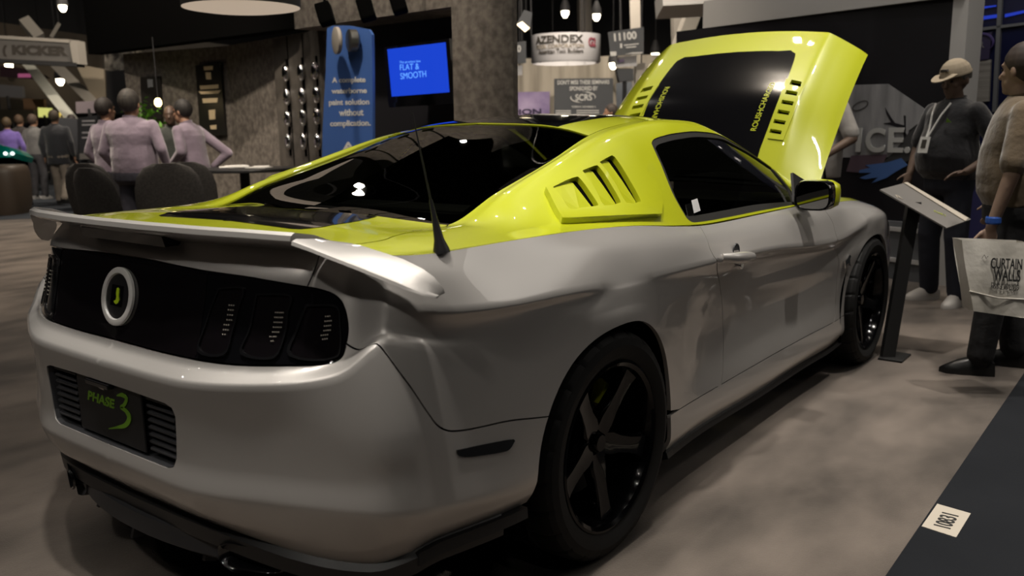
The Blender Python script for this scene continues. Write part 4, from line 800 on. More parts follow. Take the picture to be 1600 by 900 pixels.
r0_ = tp([(455, 358), (425, 354), (395, 350), (360, 345.5)], lo=0, hi=3); r0_ = sm(r0_, 3)
gi = np.argmin(np.linalg.norm(T_.toM(gbs)-T_.toM(sline[:1]), axis=1)); sline[0] = gbs[gi]-[.04, 0]
stripe = cat(gbs[:gi+1]-[.04, 0], sline, r0_, [[r0_[-1][0]-.05, 0]]); stripe[0][1] = 0
panel('racing_stripe', T_, stripe, M['gloss'], tl, mirror='both', off=.0018, thick=.003, gap=0)
panel('windscreen', T_, cat(sm([[9.58, 0], [9.53, 1], [9.38, 2]], 5), lerp([9.4, 2], [12.15, 2], 16)[1:], [[12.2, 1]], [[12.25, 0]]), M['glass_side'], car, mirror='both', off=-.003, thick=0)
panel('cowl', T_, cat([[12.28, 0]], [[12.24, 2]], [[12.62, 3.2]], [[12.9, 5]], [[13, 4]], [[13, 0]]), M['satin'], car, mirror='both')
# seam shadows are real gaps: floor under the upper body so the cabin is closed
mb = MB(); mb.box((-.50, 0, .93), (.60, 1.10, .03)).build('boot_floor', M['void'], car)
mb = MB(); mb.box((1.25, 0, .19), (3.9, 1.15, .05)).build('underbody', M['void'], car)
# cabin
mb = MB(); mb.box((-.12, 0, 1.0), (.62, 1.28, .03), bev=.01); shelf = mb.build('parcel_shelf', M['leather'], car)
mb = MB(); mb.box((.1, -.3, .96), (.18, .5, .02)).build('shelf_grille', M['satin'], shelf)
for y in (-.36, .36):
    mb = MB(); x0 = .95
    prof = [(-.22, 0), (-.25, .25), (-.20, .48), (-.09, .60), (.09, .60), (.20, .48), (.25, .25), (.22, 0)]
    rings = []
    for dx, k in ((-.05, .93), (-.03, 1), (.05, 1), (.07, .92)):
        rings.append([np.array([x0+dx-.22*(b/.6), y+a*k, .52+b*(.97 if k < 1 else 1)]) for a, b in prof])
    seat = mb.loft(rings).build('front_seat', M['leather'], car, auto=50)
    mb = MB(); rings = [[np.array([x0-.23+dx, y+a*k, 1.20+b*k]) for a, b in ((-.13, -.08), (-.15, .02), (-.10, .10), (.10, .10), (.15, .02), (.13, -.08))] for dx, k in ((-.05, .85), (-.02, 1), (.05, 1), (.08, .85))]
    mb.loft(rings).build('headrest', M['leather'], seat, auto=50)
    MB().box((1.15, y, .52), (.5, .5, .16), bev=.05).build('seat_cushion', M['leather'], seat, auto=40)
mb = MB(); mb.box((.30, 0, .78), (.18, 1.15, .5), bev=.05).build('rear_bench', M['leather'], car, auto=40)
mb = MB(); mb.box((1.95, 0, .86), (.45, 1.40, .22), bev=.05).build('dashboard', M['satin'], car, auto=40)
mb = MB(); mb.tube([(1.62+.06*math.sin(a), .36+.18*math.cos(a), .90+.17*math.sin(a)) for a in np.linspace(0, 2*math.pi, 28, endpoint=False)], .014, 8, closed=True).build('steering_wheel', M['leather'], car, auto=60)
# spoiler: centre blade and two end caps, lofted across the car
def spo(y, te, tz, fe, fz, th): return [np.array([te, -y, tz]), np.array([te+.012, -y, tz+th*.25]), np.array([(te+fe)/2, -y, (tz+fz)/2+th*.55]), np.array([fe, -y, fz+.004]), np.array([fe+.004, -y, fz-min(.03, th*1.3)]), np.array([(te+fe)/2, -y, (tz+fz)/2-th*.75]), np.array([te+.006, -y, tz-th*.75]), np.array([te-.003, -y, tz-th*.5])]
SPC = [(0, -1.07, 1.104, -.93, 1.060, .024), (.2, -1.065, 1.104, -.925, 1.060, .024), (.4, -1.04, 1.102, -.90, 1.059, .024), (.55, -.995, 1.098, -.86, 1.058, .024), (.645, -.95, 1.092, -.815, 1.056, .024)]
SPE = [(.648, -.950, 1.080, -.805, 1.057, .017), (.69, -.93, 1.064, -.81, 1.058, .015), (.73, -.908, 1.046, -.815, 1.056, .014), (.79, -.883, 1.024, -.815, 1.047, .014), (.84, -.858, 1.003, -.79, 1.030, .014), (.885, -.83, .981, -.775, 1.010, .014), (.915, -.808, .966, -.770, .993, .012), (.932, -.785, .955, -.757, .966, .006)]
ctr = [spo(-a[0], *a[1:]) for a in SPC[::-1]]+[spo(*a) for a in SPC[1:]]
spl_ = MB().loft(ctr).build('spoiler', M['silver'], car, auto=38)
for s_ in (1, -1): MB().loft([[p*[1, s_, 1] for p in spo(*a)] for a in SPE]).build('spoiler_end', M['silver'], spl_, auto=38)
mb = MB(); mb.loft([[np.array([-1.012, y, 1.068]), np.array([-1.004, y, 1.04]), np.array([-.96, y, 1.04]), np.array([-.96, y, 1.068])] for y in (-.21, .21)]).build('brake_light', M['lens'], car)
# valance, diffuser, exhausts
def rowc(t, dx=0, dz=0, dy=0, s1=5.9, n=26):
    s = np.linspace(0, s1, n); P = B_.ev(s, np.full(n, float(t))); N = B_.nrm(s, np.full(n, float(t)+.3)); N[:, 2] = 0; return P+N*dx+[0, 0, dz]
def vring(a):
    return list(a)
L1 = rowc(0, -.005, .012); L2 = rowc(0, .018, -.012); L3 = rowc(0, .012, -.055); L4 = rowc(0, -.06, -.062); L5 = rowc(0, -.05, .0)
sc = np.linspace(0, 1, 26)
for L, k in ((L2, .0), (L3, .05), (L4, .05)): L[:, 2] -= k*0
rings = [[L1[i], L2[i], L3[i], L4[i], L5[i]] for i in range(26)]
rings = [[p*[1, -1, 1] for p in r] for r in rings[::-1][:-1]]+rings
val = MB().loft(rings).build('rear_valance', M['satin'], car, auto=35)
D = [np.array([x, 0, z]) for x, z in ((-1.0, .30), (-1.05, .285), (-1.055, .235), (-1.03, .215), (-.92, .215), (-.9, .28))]
rings = []
for y in np.linspace(-.50, .50, 15): rings.append([np.array([p[0]+.10*(abs(y)/.5)**2.2, y, p[2]]) for p in D])
MB().loft(rings).build('diffuser', M['grey_tr'], car, auto=35)
for y in (-.28, .0, .28):
    MB().prism([(-1.05+.05*abs(y)/.3, y, .235), (-1.06+.05*abs(y)/.3, y, .205), (-.98, y, .19), (-.9, y, .22)], (0, .012, 0)).build('diffuser_fin', M['satin'], val)
for s_ in (-1, 1):
    y0 = s_*.47
    def rr(x, ky, kz, dz=0, n=20): return [np.array([x, y0+ky*np.sign(math.cos(a))*abs(math.cos(a))**.6, .268+dz+kz*np.sign(math.sin(a))*abs(math.sin(a))**.6]) for a in np.linspace(0, 2*math.pi, n, endpoint=False)]
    def skew(r): return [p+[.4*max(0, abs(p[1])-.40), 0, 0] for p in r]
    MB().loft([skew(rr(-.99, .135, .062)), skew(rr(-1.015, .130, .056)), skew(rr(-1.0, .115, .044)), skew(rr(-.86, .11, .04))], cap=False).build('exhaust_surround', M['grey_tr'], car, auto=40)
    t_ = MB().loft([skew(rr(-1.03, .095, .036)), skew(rr(-1.035, .09, .034)), skew(rr(-1.03, .084, .030)), skew(rr(-.90, .08, .028)), skew(rr(-.88, .01, .01))], cap=False).build('exhaust_tip', M['gloss'], car, auto=50)
# black ledge under the skirts and rear corner
for s_ in (-1, 1):
    ss = np.linspace(ra[-1][0]+.02, fa[0][0]-.02, 24); P = B_.ev(ss, np.zeros(24)); r_ = [[p*[1, 0, 1]+[0, s_*(abs(p[1])+a), b] for a, b in ((-.03, .03), (.012, .0), (.018, -.02), (-.03, -.04))] for p in P]
    MB().loft(r_).build('skirt_ledge', M['satin'], car)
    ss = np.linspace(4.2, ra[0][0]-.1, 12); P = B_.ev(ss, np.zeros(12)); r_ = [[p*[1, 0, 1]+[0, s_*(abs(p[1])+a), b] for a, b in ((-.05, .0), (.022, .0), (.024, -.03), (-.05, -.05))] for p in P]
    MB().loft(r_).build('corner_ledge', M['satin'], car)
# door handle, badge, mirror, antenna
def on(S, p, off=0, **k): st = S.px([p], **k); return S.ev(st[:, 0], st[:, 1])[0]+S.nrm(st[:, 0], st[:, 1])[0]*off
def mir(o):
    c = o.copy(); c.data = o.data.copy(); COL.objects.link(c); c.data.transform(Matrix.Scale(-1, 4, (0, 1, 0))); c.data.flip_normals(); c.parent = o.parent
    for ch in list(o.children): d = mir(ch); d.parent = c
    return c
a, b = on(B_, (1131, 405), .028, lo=9, hi=15), on(B_, (1178, 396), .022, lo=9, hi=15)
pts = [a+(b-a)*t+np.array([0, 1, 0])*(.034*(abs(t-.5)*2)**5) for t in np.linspace(0, 1, 14)]; rr_ = [.012+.007*math.sin(math.pi*min(1, t*1.1+.0)) for t in np.linspace(0, 1, 14)]
hd = MB().tube(pts, rr_, 12, flat=1.25).build('door_handle', M['silver'], car, auto=60)
cp = on(B_, (1150, 392), -.001, lo=9, hi=15); MB().lathe([(.0, .0), (.026, .0), (.028, .004), (.03, 0)], (0, 0, 0), 'y', 20).build('handle_cup', M['grey_tr'], hd).data.transform(Matrix.Translation(Vector(cp))@Matrix.Scale(-1, 4, (0, 1, 0)))
kc = on(B_, (1152, 412), .01, lo=9, hi=15); MB().lathe([(.0, -.013), (.013, -.013), (.016, -.008), (.016, .012)], kc, 'y', 16).build('key_lock', M['chrome'], hd, auto=40)
mir(hd)
bc = on(B_, (1322, 409), .004, lo=13, hi=17)
bd = MB().prism([bc+[dx, 0, dz] for dx, dz in ((-.045, .012), (-.01, .02), (.01, .03), (.03, .034), (.05, .022), (.035, .012), (.04, -.012), (.055, -.03), (.03, -.022), (.018, -.008), (-.015, -.01), (-.03, -.028), (-.035, -.008))], (0, -.006, 0)).build('fender_badge', M['chrome'], car)
mir(bd)
mc = np.array([1.70, -.965, 1.005])
def mring(y, sx, sz, dx=0, n=20): return [np.array([mc[0]+dx+sx*np.sign(math.cos(a))*abs(math.cos(a))**.7, y, mc[2]+sz*np.sign(math.sin(a))*abs(math.sin(a))**.65]) for a in np.linspace(0, 2*math.pi, n, endpoint=False)]
mh = MB().loft([mring(-.875, .04, .045, .02), mring(-.895, .06, .062, .01), mring(-.96, .068, .069), mring(-1.01, .062, .065, .005), mring(-1.037, .042, .048, .015), mring(-1.043, .02, .028, .02)]).build('door_mirror', M['lime'], car, auto=50)
# rear-facing black bezel and glass
bz = [[np.array([mc[0]-.02+dx, -.958+yy*k, mc[2]+zz*k]) for yy, zz in [(math.copysign(abs(math.cos(a))**.55, math.cos(a))*.080, math.copysign(abs(math.sin(a))**.6, math.sin(a))*.066) for a in np.linspace(0, 2*math.pi, 24, endpoint=False)]] for dx, k in ((.045, 1.0), (-.045, 1.03), (-.062, .98), (-.055, .88))]
MB().loft(bz).build('mirror_bezel', M['gloss'], mh, auto=40)
mg = [np.array([mc[0]-.0765, -.958+(p[1]+.958)*.88, mc[2]+(p[2]-mc[2])*.88]) for p in bz[0]]
MB().prism(mg, (-.003, 0, 0)).build('mirror_glass', mat('mirror_silver', (.25, .25, .25), .03, 1), mh)
MB().loft([[np.array([1.78+dx, -.84-dy, .965+dz]) for dx, dz in ((-.06, -.005), (.05, -.005), (.04, .035), (-.05, .035))] for dy, dz in ((0, 0), (.07, 0))]).build('mirror_stalk', M['satin'], mh)
MB().prism([(1.72, -.835, .965), (2.13, -.815, .96), (2.02, -.79, 1.03), (1.87, -.765, 1.085)], (0, -.012, .004)).build('mirror_corner', M['satin'], mh)
mir(mh)
ab = on(T_, (690, 393), 0, lo=0, hi=3.5); tipd = ray(644, 176); tt_ = (-.80-CC[1])/tipd[1]; tip = CC+tipd*tt_; ax = (tip-ab); L_ = np.linalg.norm(ax); ax /= L_
an = MB().tube([ab-ax*.004, ab+ax*.006, ab+ax*.03, ab+ax*.09, ab+ax*.125], [.021, .0195, .012, .0062, .0045], 16).build('antenna', M['satin'], car, auto=50)
MB().tube([ab+ax*.12, tip], [.0026, .0016], 8).build('antenna_mast', M['satin'], an, auto=60)
st_k = MB(); q0, q1, q2, q3 = [on(T_, p, .004, lo=6, hi=9) for p in ((1079, 314), (1088, 311), (1093, 330), (1083, 334))]
dcal = MB().prism([q0, q1, q2, q3], np.array([0, -.001, 0])).build('window_sticker', mat('sticker', (.45, .45, .45), .6), car)
# ------------------------------------------------------------------ wheels
def wheel(cx, cz, Rt, wid, yf, s_, rimR=.268):
    """s_ = -1 right side; yf = |y| of the outer tyre face"""
    Y = lambda y: s_*y
    ym = yf-wid
    prof = [(rimR-.012, yf-.018), (rimR+.006, yf-.008), (rimR+.025, yf+.002), (Rt-.045, yf+.006), (Rt-.022, yf-.001), (Rt-.008, yf-.014), (Rt-.001, yf-.034), (Rt, yf-.06), (Rt, yf-.10), (Rt-.007, yf-.103), (Rt-.007, yf-.112), (Rt, yf-.115), (Rt, yf-.165), (Rt-.007, yf-.168), (Rt-.007, yf-.177), (Rt, yf-.18), (Rt-.001, ym+.034), (Rt-.02, ym+.004), (Rt-.06, ym-.004), (rimR, ym+.01)]
    n = 192; V = []; F = []
    for k in range(n):
        a = 2*math.pi*k/n
        for j, (r, y) in enumerate(prof):
            rr = r; aa = a
            if 4 <= j <= 8 and k % 8 == 0: rr = r-(.0035 if j == 4 else .006)
            if 5 <= j <= 15: aa = a+(j-5)*.012
            V.append(np.array([cx+rr*math.cos(aa), Y(y), cz+rr*math.sin(aa)]))
    Lp = len(prof)
    for k in range(n):
        k2 = (k+1) % n
        for j in range(Lp-1): F.append((k*Lp+j, k2*Lp+j, k2*Lp+j+1, k*Lp+j+1))
    ty = MB().add(V, F).build('tyre', M['rubber'], car, auto=25)
    c = (cx, 0, cz)
    rim = MB().lathe([(rimR-.012, Y(yf-.02)), (rimR+.004, Y(yf-.006)), (rimR-.004, Y(yf-.004)), (rimR-.016, Y(yf-.012)), (rimR-.03, Y(yf-.05)), (rimR-.035, Y(yf-.14)), (rimR-.02, Y(ym+.02)), (rimR, Y(ym+.01))], c, 'y', 64).build('wheel_rim', M['rim'], car, auto=35)
    for k in range(5):
        a = math.radians(270+72*k); d = np.array([math.cos(a), 0, math.sin(a)]); tt = np.array([-math.sin(a), 0, math.cos(a)]); rings = []
        for r, w_, y, th in ((.035, .040, yf-.062, .04), (.075, .044, yf-.056, .04), (.12, .034, yf-.050, .035), (.17, .032, yf-.042, .032), (.215, .036, yf-.034, .03), (.245, .046, yf-.026, .028), (rimR-.012, .058, yf-.020, .024)):
            cc = np.array(c)+d*r
            rings.append([cc+tt*w_+[0, Y(y-th), 0], cc+tt*w_*.96+[0, Y(y-.008), 0], cc+tt*w_*.80+[0, Y(y), 0], cc+[0, Y(y-.003), 0], cc-tt*w_*.80+[0, Y(y), 0], cc-tt*w_*.96+[0, Y(y-.008), 0], cc-tt*w_+[0, Y(y-th), 0]])
        MB().loft(rings).build('spoke', M['rim'], rim, auto=35)
    MB().lathe([(.0, Y(yf-.05)), (.026, Y(yf-.05)), (.030, Y(yf-.055)), (.034, Y(yf-.075)), (.082, Y(yf-.078)), (.085, Y(yf-.12))], c, 'y', 32).build('hub', M['rim'], rim, auto=30)
    for k in range(5):
        a = math.radians(270+36+72*k); cc = np.array(c)+np.array([math.cos(a), 0, math.sin(a)])*.058
        MB().lathe([(.0, Y(yf-.062)), (.009, Y(yf-.062)), (.0105, Y(yf-.066)), (.0105, Y(yf-.09))], cc, 'y', 6).build('lug_nut', M['rim'], rim)
    dsc = MB().lathe([(.06, Y(yf-.125)), (.175, Y(yf-.125)), (.175, Y(yf-.15)), (.06, Y(yf-.15))], c, 'y', 48).build('brake_disc', mat('dark_iron', (.02, .02, .02), .4, .8), car, auto=30)
    rings = []
    for a in np.radians(np.linspace(28, 66, 9)):
        d = np.array([math.cos(a), 0, math.sin(a)]); rings.append([np.array(c)+d*r+[0, Y(y), 0] for r, y in ((.12, yf-.085), (.19, yf-.085), (.20, yf-.10), (.20, yf-.17), (.12, yf-.17))])
    cal = MB().loft(rings).build('brake_caliper', M['lime'], car, auto=35)
    for a in np.radians((38, 56)):
        d = np.array([math.cos(a), 0, math.sin(a)]); MB().lathe([(0, Y(yf-.078)), (.014, Y(yf-.078)), (.017, Y(yf-.086))], np.array(c)+d*.155, 'y', 14).build('caliper_piston', M['lime'], cal, auto=30)
    # wheel-well liner
    MB().lathe([(.43, Y(yf-.035)), (.43, Y(yf-.40)), (.02, Y(yf-.41))], (cx, 0, cz+.0), 'y', 28, a0=math.radians(-22), a1=math.radians(202)).build('wheel_liner', M['void'], car)
    return ty
for s_ in (-1, 1):
    wheel(0, .352, .361, .275, .935, s_, .266); wheel(2.72, .345, .354, .255, .945, s_, .266)
# ------------------------------------------------------------------ raised bonnet
ang = math.radians(45); HX, HZ = 2.32, .985; ua = np.array([math.cos(ang), 0, math.sin(ang)]); un = np.array([-math.sin(ang), 0, math.cos(ang)])
ya = [0, .16, .30, .42, .53, .62, .70, .745]; hh = [.10, .10, .10, .10, .10, .05, .0, -.035]
al = [0, .12, .3, .5, .7, .9, 1.02, 1.10]
def hp(a, y, h, j):
    f = a/1.10; fr = 1+.10*(1-(y/.745)**2); crown = -.06*f**2.6+.02*math.sin(math.pi*f)
    aa = a*fr; yy = y*(1.0-.035*f); hk = h*(.35+.65*min(1, f*2.2))
    return np.array([HX, -yy, HZ])+ua*aa+un*(hk+crown)
HP = [[hp(a, y, h, j) for a in al] for j, (y, h) in enumerate(zip(ya, hh))]
KtH = np.zeros((8, 8)); KtH[4, :] = .55; KtH[7, :] = 0; KtH[3, :] = .2
HOOD = Surf(HP, None, KtH, sign=-1); h_ = HOOD.px
hv = [tpv for tpv in [[(1229, 124), (1250, 127), (1259, 133), (1243, 172), (1224, 220), (1200, 217), (1212, 176)]]]
SL = [[(1237, 126), (1253, 129), (1251, 137), (1234, 133)]]
for k in range(5):
    f = (k+1)/5.0; cxr, cyr = 1228-6.2*(k+0)*1.0, 145+15.0*k
    SL.append([(cxr+1, cyr-3), (cxr+19, cyr), (cxr+17, cyr+6), (cxr-1, cyr+3)])
hs = [h_(s) for s in SL]; hv_st = h_(hv[0])
hood = panel('bonnet', HOOD, cat(lerp([0, 0], [0, 7], 20), lerp([0, 7], [7, 7], 20)[1:], lerp([7, 7], [7, 0], 20)[1:]), M['lime'], car, holes=[B for B in [hv_st]], mirror='both', thick=.02, gap=0, gaph=0)
for fl in (False, True):
    vp = panel('bonnet_vent', HOOD, hv_st, M['lime'], hood, holes=hs, flip=fl, off=.006, thick=.02, gap=0, h=.01)
    panel('vent_backing', HOOD, hv_st, M['void'], hood, flip=fl, off=-.018, thick=0, gap=0)
str_px = [(1245, 83), (1236, 79), (1205, 81), (1150, 87), (1110, 94)]
so = h_(str_px+[(1243, 95), (1230, 125), (1213, 165), (1196, 205), (1186, 234)]); 
top_ = sm(h_([(1110, 94), (1150, 87), (1205, 81), (1236, 79)]), 3); sd = sm(h_([(1243, 84), (1240, 97), (1228, 130), (1213, 165), (1200, 200), (1188, 232)]), 3)
sdn = sd[-1]; top0 = np.array([[top_[0][0], 0]])
top_ = top_[top_[:, 1] > 1.6]; top0 = np.array([[top_[0][0]+.02, 0], [top_[0][0]+.015, .8]])
panel('racing_stripe', HOOD, cat(top0, top_, sd, [[.02, sdn[1]]], [[.02, 0]]), M['gloss'], hood, mirror='both', off=.002, thick=.004, gap=0)
# stripe lettering runs along the edge of the stripe, laid on the curved surface
la, lb = HOOD.toM(h_([(1181, 205), (1212, 130)])); ld = lb-la; Ln = np.linalg.norm(ld); ld /= Ln; lv = np.array([-ld[1], ld[0]])
for fl in (0, 1):
    t = text_mesh('lettering', 'ROUSHCHARGED', .05, M['lime'], (0, 0, 0), (1, 0, 0), (0, 1, 0), hood, fit=Ln, fith=.032, bold=.0004)
    V = np.array([v.co[:] for v in t.data.vertices]); m = la+V[:, :1]*ld+V[:, 1:2]*lv*(-1); st = HOOD.toST(m)
    if fl: m = la+(Ln-V[:, :1])*ld+V[:, 1:2]*lv*(-1); st = HOOD.toST(m)
    W = HOOD.ev(st[:, 0], st[:, 1])+HOOD.nrm(st[:, 0], st[:, 1])*(.0030+V[:, 2:3]*.5)
    if fl: W = W*[1, -1, 1]
    for v, c in zip(t.data.vertices, W): v.co = c
# engine bay
MB().box((2.85, 0, .62), (1.2, 1.2, .3), bev=.02).build('engine_block', M['satin'], car, auto=40)
MB().box((2.85, 0, .80), (.55, .5, .08), bev=.03).build('engine_cover', M['grey_tr'], car, auto=40)
for s_ in (-1, 1): MB().tube([(2.9, s_*.62, .86), hp(.55, .6, -.02, 0)*[1, -s_*-1 if 0 else (1 if s_ < 0 else -1), 1]], .008, 8).build('gas_strut', M['satin'], car)
# ------------------------------------------------------------------ foreground props
# floor number card
A, Bc, Cc, Dc = [onz(*p, GZ+.008) for p in ((1440, 822), (1464.5, 787), (1517, 802), (1494, 839.5))]
M['card'] = mat('card_paper', (.40, .36, .30), .7); M['ink'] = mat('black_ink', (.012, .012, .012), .6)
cd = MB().prism([A, Bc, Cc, Dc], (0, 0, -.006)).build('floor_card', M['card']); tag(cd, 'cream card with the number 10831 lying on the blue grey carpet', 'card')
o0, o1 = onz(1484.5, 826.5, GZ+.009), onz(1497.5, 806, GZ+.009); yv = A-Dc
text_mesh('lettering', '10831', .1, M['ink'], o0, o1-o0, yv, cd, fit=np.linalg.norm(o1-o0), fith=np.linalg.norm(onz(1459.5, 817.5, GZ)-onz(1484.5, 826, GZ)), bold=.0015, depth=.001)
# information stand beside the front wheel
b0 = onz(1386, 560, GZ); M['post'] = mat('stand_black', (.006, .006, .006), .5)
pc = [(1375, 296), (1416, 285), (1513, 342), (1479, 356)]
dS = (b0-CC)@FW
def sp(px_, py_, d): return at(px_, py_, d)
C4 = [sp(1375, 296, dS-.02), sp(1416, 285, dS+.16), sp(1513, 342, dS+.02), sp(1479, 356, dS-.16)]
nS = np.cross(C4[1]-C4[0], C4[3]-C4[0]); nS /= np.linalg.norm(nS); nS = nS if nS[2] > 0 else -nS
C4[2] = C4[1]+C4[3]-C4[0]
stand = empty('information_stand', (b0[0], b0[1], GZ), 'black lectern stand with tilted grey information board beside the front wheel', 'stand')
o = MB().prism([q-nS*.008 for q in C4], nS*.008).build('board', mat('stand_print', (.19, .18, .17), .35, coat=.5)); child_at(o, stand)
def onS(px_, py_, off=.002): r = ray(px_, py_); p0 = C4[0]+nS*off; return CC+r*(((p0-CC)@nS)/(r@nS))
e_ = MB().prism([onS(1412, 286), onS(1417, 285), onS(1513, 341), onS(1508, 346)], nS*.003).build('header_strip', M['card'], None); e_.parent = o
for t, p0_, p1_, h_g, mm in (('PHASE 3', (1460, 331), (1478, 338), .022, M['green']), ('R', (1402, 309), (1411, 311), .03, M['card'])):
    a, b = onS(*p0_, .003), onS(*p1_, .003); 
    if mm is M['green']: mm = mat('pale_green_print', (.35, .38, .10), .5)
    text_mesh('lettering', t, .1, mm, a, b-a, np.cross(nS, b-a), o, fit=np.linalg.norm(b-a), fith=h_g, bold=.001)
top0_ = (C4[0]+C4[2]+C4[1]+C4[3])/4-nS*.012+(C4[0]-C4[2])*.12
wv = RT*.036
po = MB().loft([[q+wv+FW*.02, q-wv+FW*.02, q-wv-FW*.02, q+wv-FW*.02] for q in (b0, b0+(top0_-b0)*.5, top0_)]).build('post', M['post']); child_at(po, stand)
bp = MB().box((b0[0]+.04, b0[1]-.03, GZ+.006), (.20, .13, .012), bev=.004).build('base_plate', M['post']); child_at(bp, stand)
# ------------------------------------------------------------------ chairs, table, counter
def ctl(o, parent): o.parent = parent; return o
def chair(loc, yaw, sc, label):
    t = empty('conference_chair', (loc[0], loc[1], GZ), label, 'chair', 'dark upholstered chairs round the booth table'); t.rotation_euler = (0, 0, yaw); t.scale = (sc, sc, sc)
    rings = []
    for z, hw, dx in ((.50, .20, -.20), (.56, .245, -.215), (.66, .265, -.235), (.78, .262, -.255), (.88, .235, -.275), (.95, .18, -.285), (.985, .10, -.29)):
        r = []
        for a in np.linspace(0, 2*math.pi, 20, endpoint=False):
            y = hw*math.cos(a); x = dx+.032*math.sin(a)+.35*y*y; r.append(np.array([x, y, z]))
        rings.append(r)
    MB().loft(rings).build('backrest', M['fabric'], t, auto=60)
    r = [[np.array([.02+.25*k*np.sign(math.cos(a))*abs(math.cos(a))**.6, .25*k*np.sign(math.sin(a))*abs(math.sin(a))**.6, z]) for a in np.linspace(0, 2*math.pi, 24, endpoint=False)] for z, k in ((.42, .92), (.44, 1), (.48, 1), (.505, .92), (.51, .7))]
    MB().loft(r).build('seat', M['fabric'], t, auto=60)
    for sx, sy in ((1, 1), (1, -1), (-1, 1), (-1, -1)):
        MB().tube([(.02+sx*.19, sy*.20, .43), (.02+sx*.22, sy*.23, 0)], .013, 8).build('leg', M['post'], t)
    for sy in (1, -1): MB().tube([(-.17, sy*.21, .44), (-.20, sy*.215, .55)], .013, 8).build('back_support', M['post'], t)
    return t
def yaw_to(px_, d, px2, d2): a, b = gp(px_, d), gp(px2, d2); return math.atan2(b[1]-a[1], b[0]-a[0])
cR = math.atan2(RT[1], RT[0]); cF = math.atan2(FW[1], FW[0])
chair(gp(186, 6.9), cF-.55, 1.07, 'dark round-backed chair nearest the car spoiler, seen from behind')
chair(gp(262, 7.6), cF+.25, 1.07, 'dark chair with its seat in view right of the nearest chair')
chair(gp(165, 7.85), cF-.3, 1.07, 'dark chair half hidden behind the nearest chair')
chair(gp(290, 8.35), cF+.2, 1.05, 'dark chair on the far side, between the table and the second chair')
chair(gp(366, 7.45), cF+1.5, .9, 'dark low chair under the right part of the table')
tb = empty('meeting_table', (*gp(377, 8.9)[:2], GZ), 'dark meeting table with papers behind the car roof line', 'table'); tz = zat(385, 263, 8.9)
tcn = gp(377, 8.9)
tp_ = [[np.array([tcn[0], tcn[1], tz])+RT*(.56*math.cos(a)*k)*[1, 1, 0]+np.array([FW[0], FW[1], 0])*.42*k*math.sin(a)+np.array([0, 0, dz_]) for a in np.linspace(0, 2*math.pi, 32, endpoint=False)] for k, dz_ in ((.98, -.035), (1, -.03), (1, -.005), (.99, 0))]
child_at(MB().loft(tp_).build('tabletop', M['satin'], auto=40), tb); child_at(MB().tube([[tcn[0], tcn[1], GZ+.02], [tcn[0], tcn[1], tz-.03]], .05, 12).build('pedestal', M['post'], auto=40), tb)
child_at(MB().lathe([(0, GZ+.03), (.26, GZ+.02), (.30, GZ)], (tcn[0], tcn[1], 0), 'z', 24).build('table_foot', M['post'], auto=40), tb)
for k, (x, y, ry, w_, lab) in enumerate(((366, 261, .3, .30, 'white papers lying on the meeting table'), (405, 262, -.1, .22, 'folded white leaflet at the right end of the meeting table'))):
    p = onplane(x, y, np.array([0, 0, tz+.004]), np.array([0, 0, 1.])); o = MB().box((p[0], p[1], tz+.006), (w_, .2, .008), rz=cR+ry).build('paper_stack', mat('paper', (.6, .59, .57), .7)); tag(o, lab, 'paper')
    MB().box((p[0]+.03, p[1], tz+.015), (w_*.7, .15, .01), rz=cR+ry+.3).build('top_sheet', mat('paper_top', (.65, .64, .62), .7), o)
# rounded brown counter at the left edge
r = []
bc0 = gp(-24, 14.0); zb_ = zat(10, 258, 14.0)
for z, k in ((GZ, .9), (.2, .98), (.5, 1.0), (zb_-.12, .99), (zb_-.03, .95), (zb_, .86)):
    r.append([np.array([bc0[0], bc0[1], z])+RT*[1, 1, 0]*(.56*k*np.sign(math.cos(a))*abs(math.cos(a))**.6)+np.array([FW[0], FW[1], 0])*(.4*k*np.sign(math.sin(a))*abs(math.sin(a))**.6) for a in np.linspace(0, 2*math.pi, 24, endpoint=False)])
o = MB().loft(r).build('padded_counter', M['brown'], auto=50); tag(o, 'brown rounded padded counter cut by the left picture edge', 'counter')
# teal display body
c = at(4, 236, 15.2); o = MB().loft([[c+RT*x*k+UP*y*k+FW*dz_ for x, y in ((-.5, -.16), (.24, -.14), (.27, -.05), (.16, .05), (-.02, .12), (-.5, .16))] for dz_, k in ((-.1, .9), (0, 1), (.5, 1))]).build('teal_display', mat('teal_gloss', (.0, .16, .13), .2, coat=1), auto=40); tag(o, 'glossy teal display body at the left edge', 'display')
for x, y in ((9, 240), (20, 240)): 
    p = at(x, y, 15.05); MB().loft(disc(p, -FW, [(.03, 0), (.03, .02), (.015, .03)], 12)).build('marker_light', mat('lamp_white', (0, 0, 0), .5, emit=(.8, 1, .95), es=2), o)
MB().loft([[np.array([*gp(2, 15.4)[:2], z])+RT*x*.3 + np.array([FW[0], FW[1], 0])*y*.2 for x, y in ((-1, -1), (1, -1), (1, 1), (-1, 1))] for z in (GZ, c[2]-.1)]).build('plinth', M['void'], o)
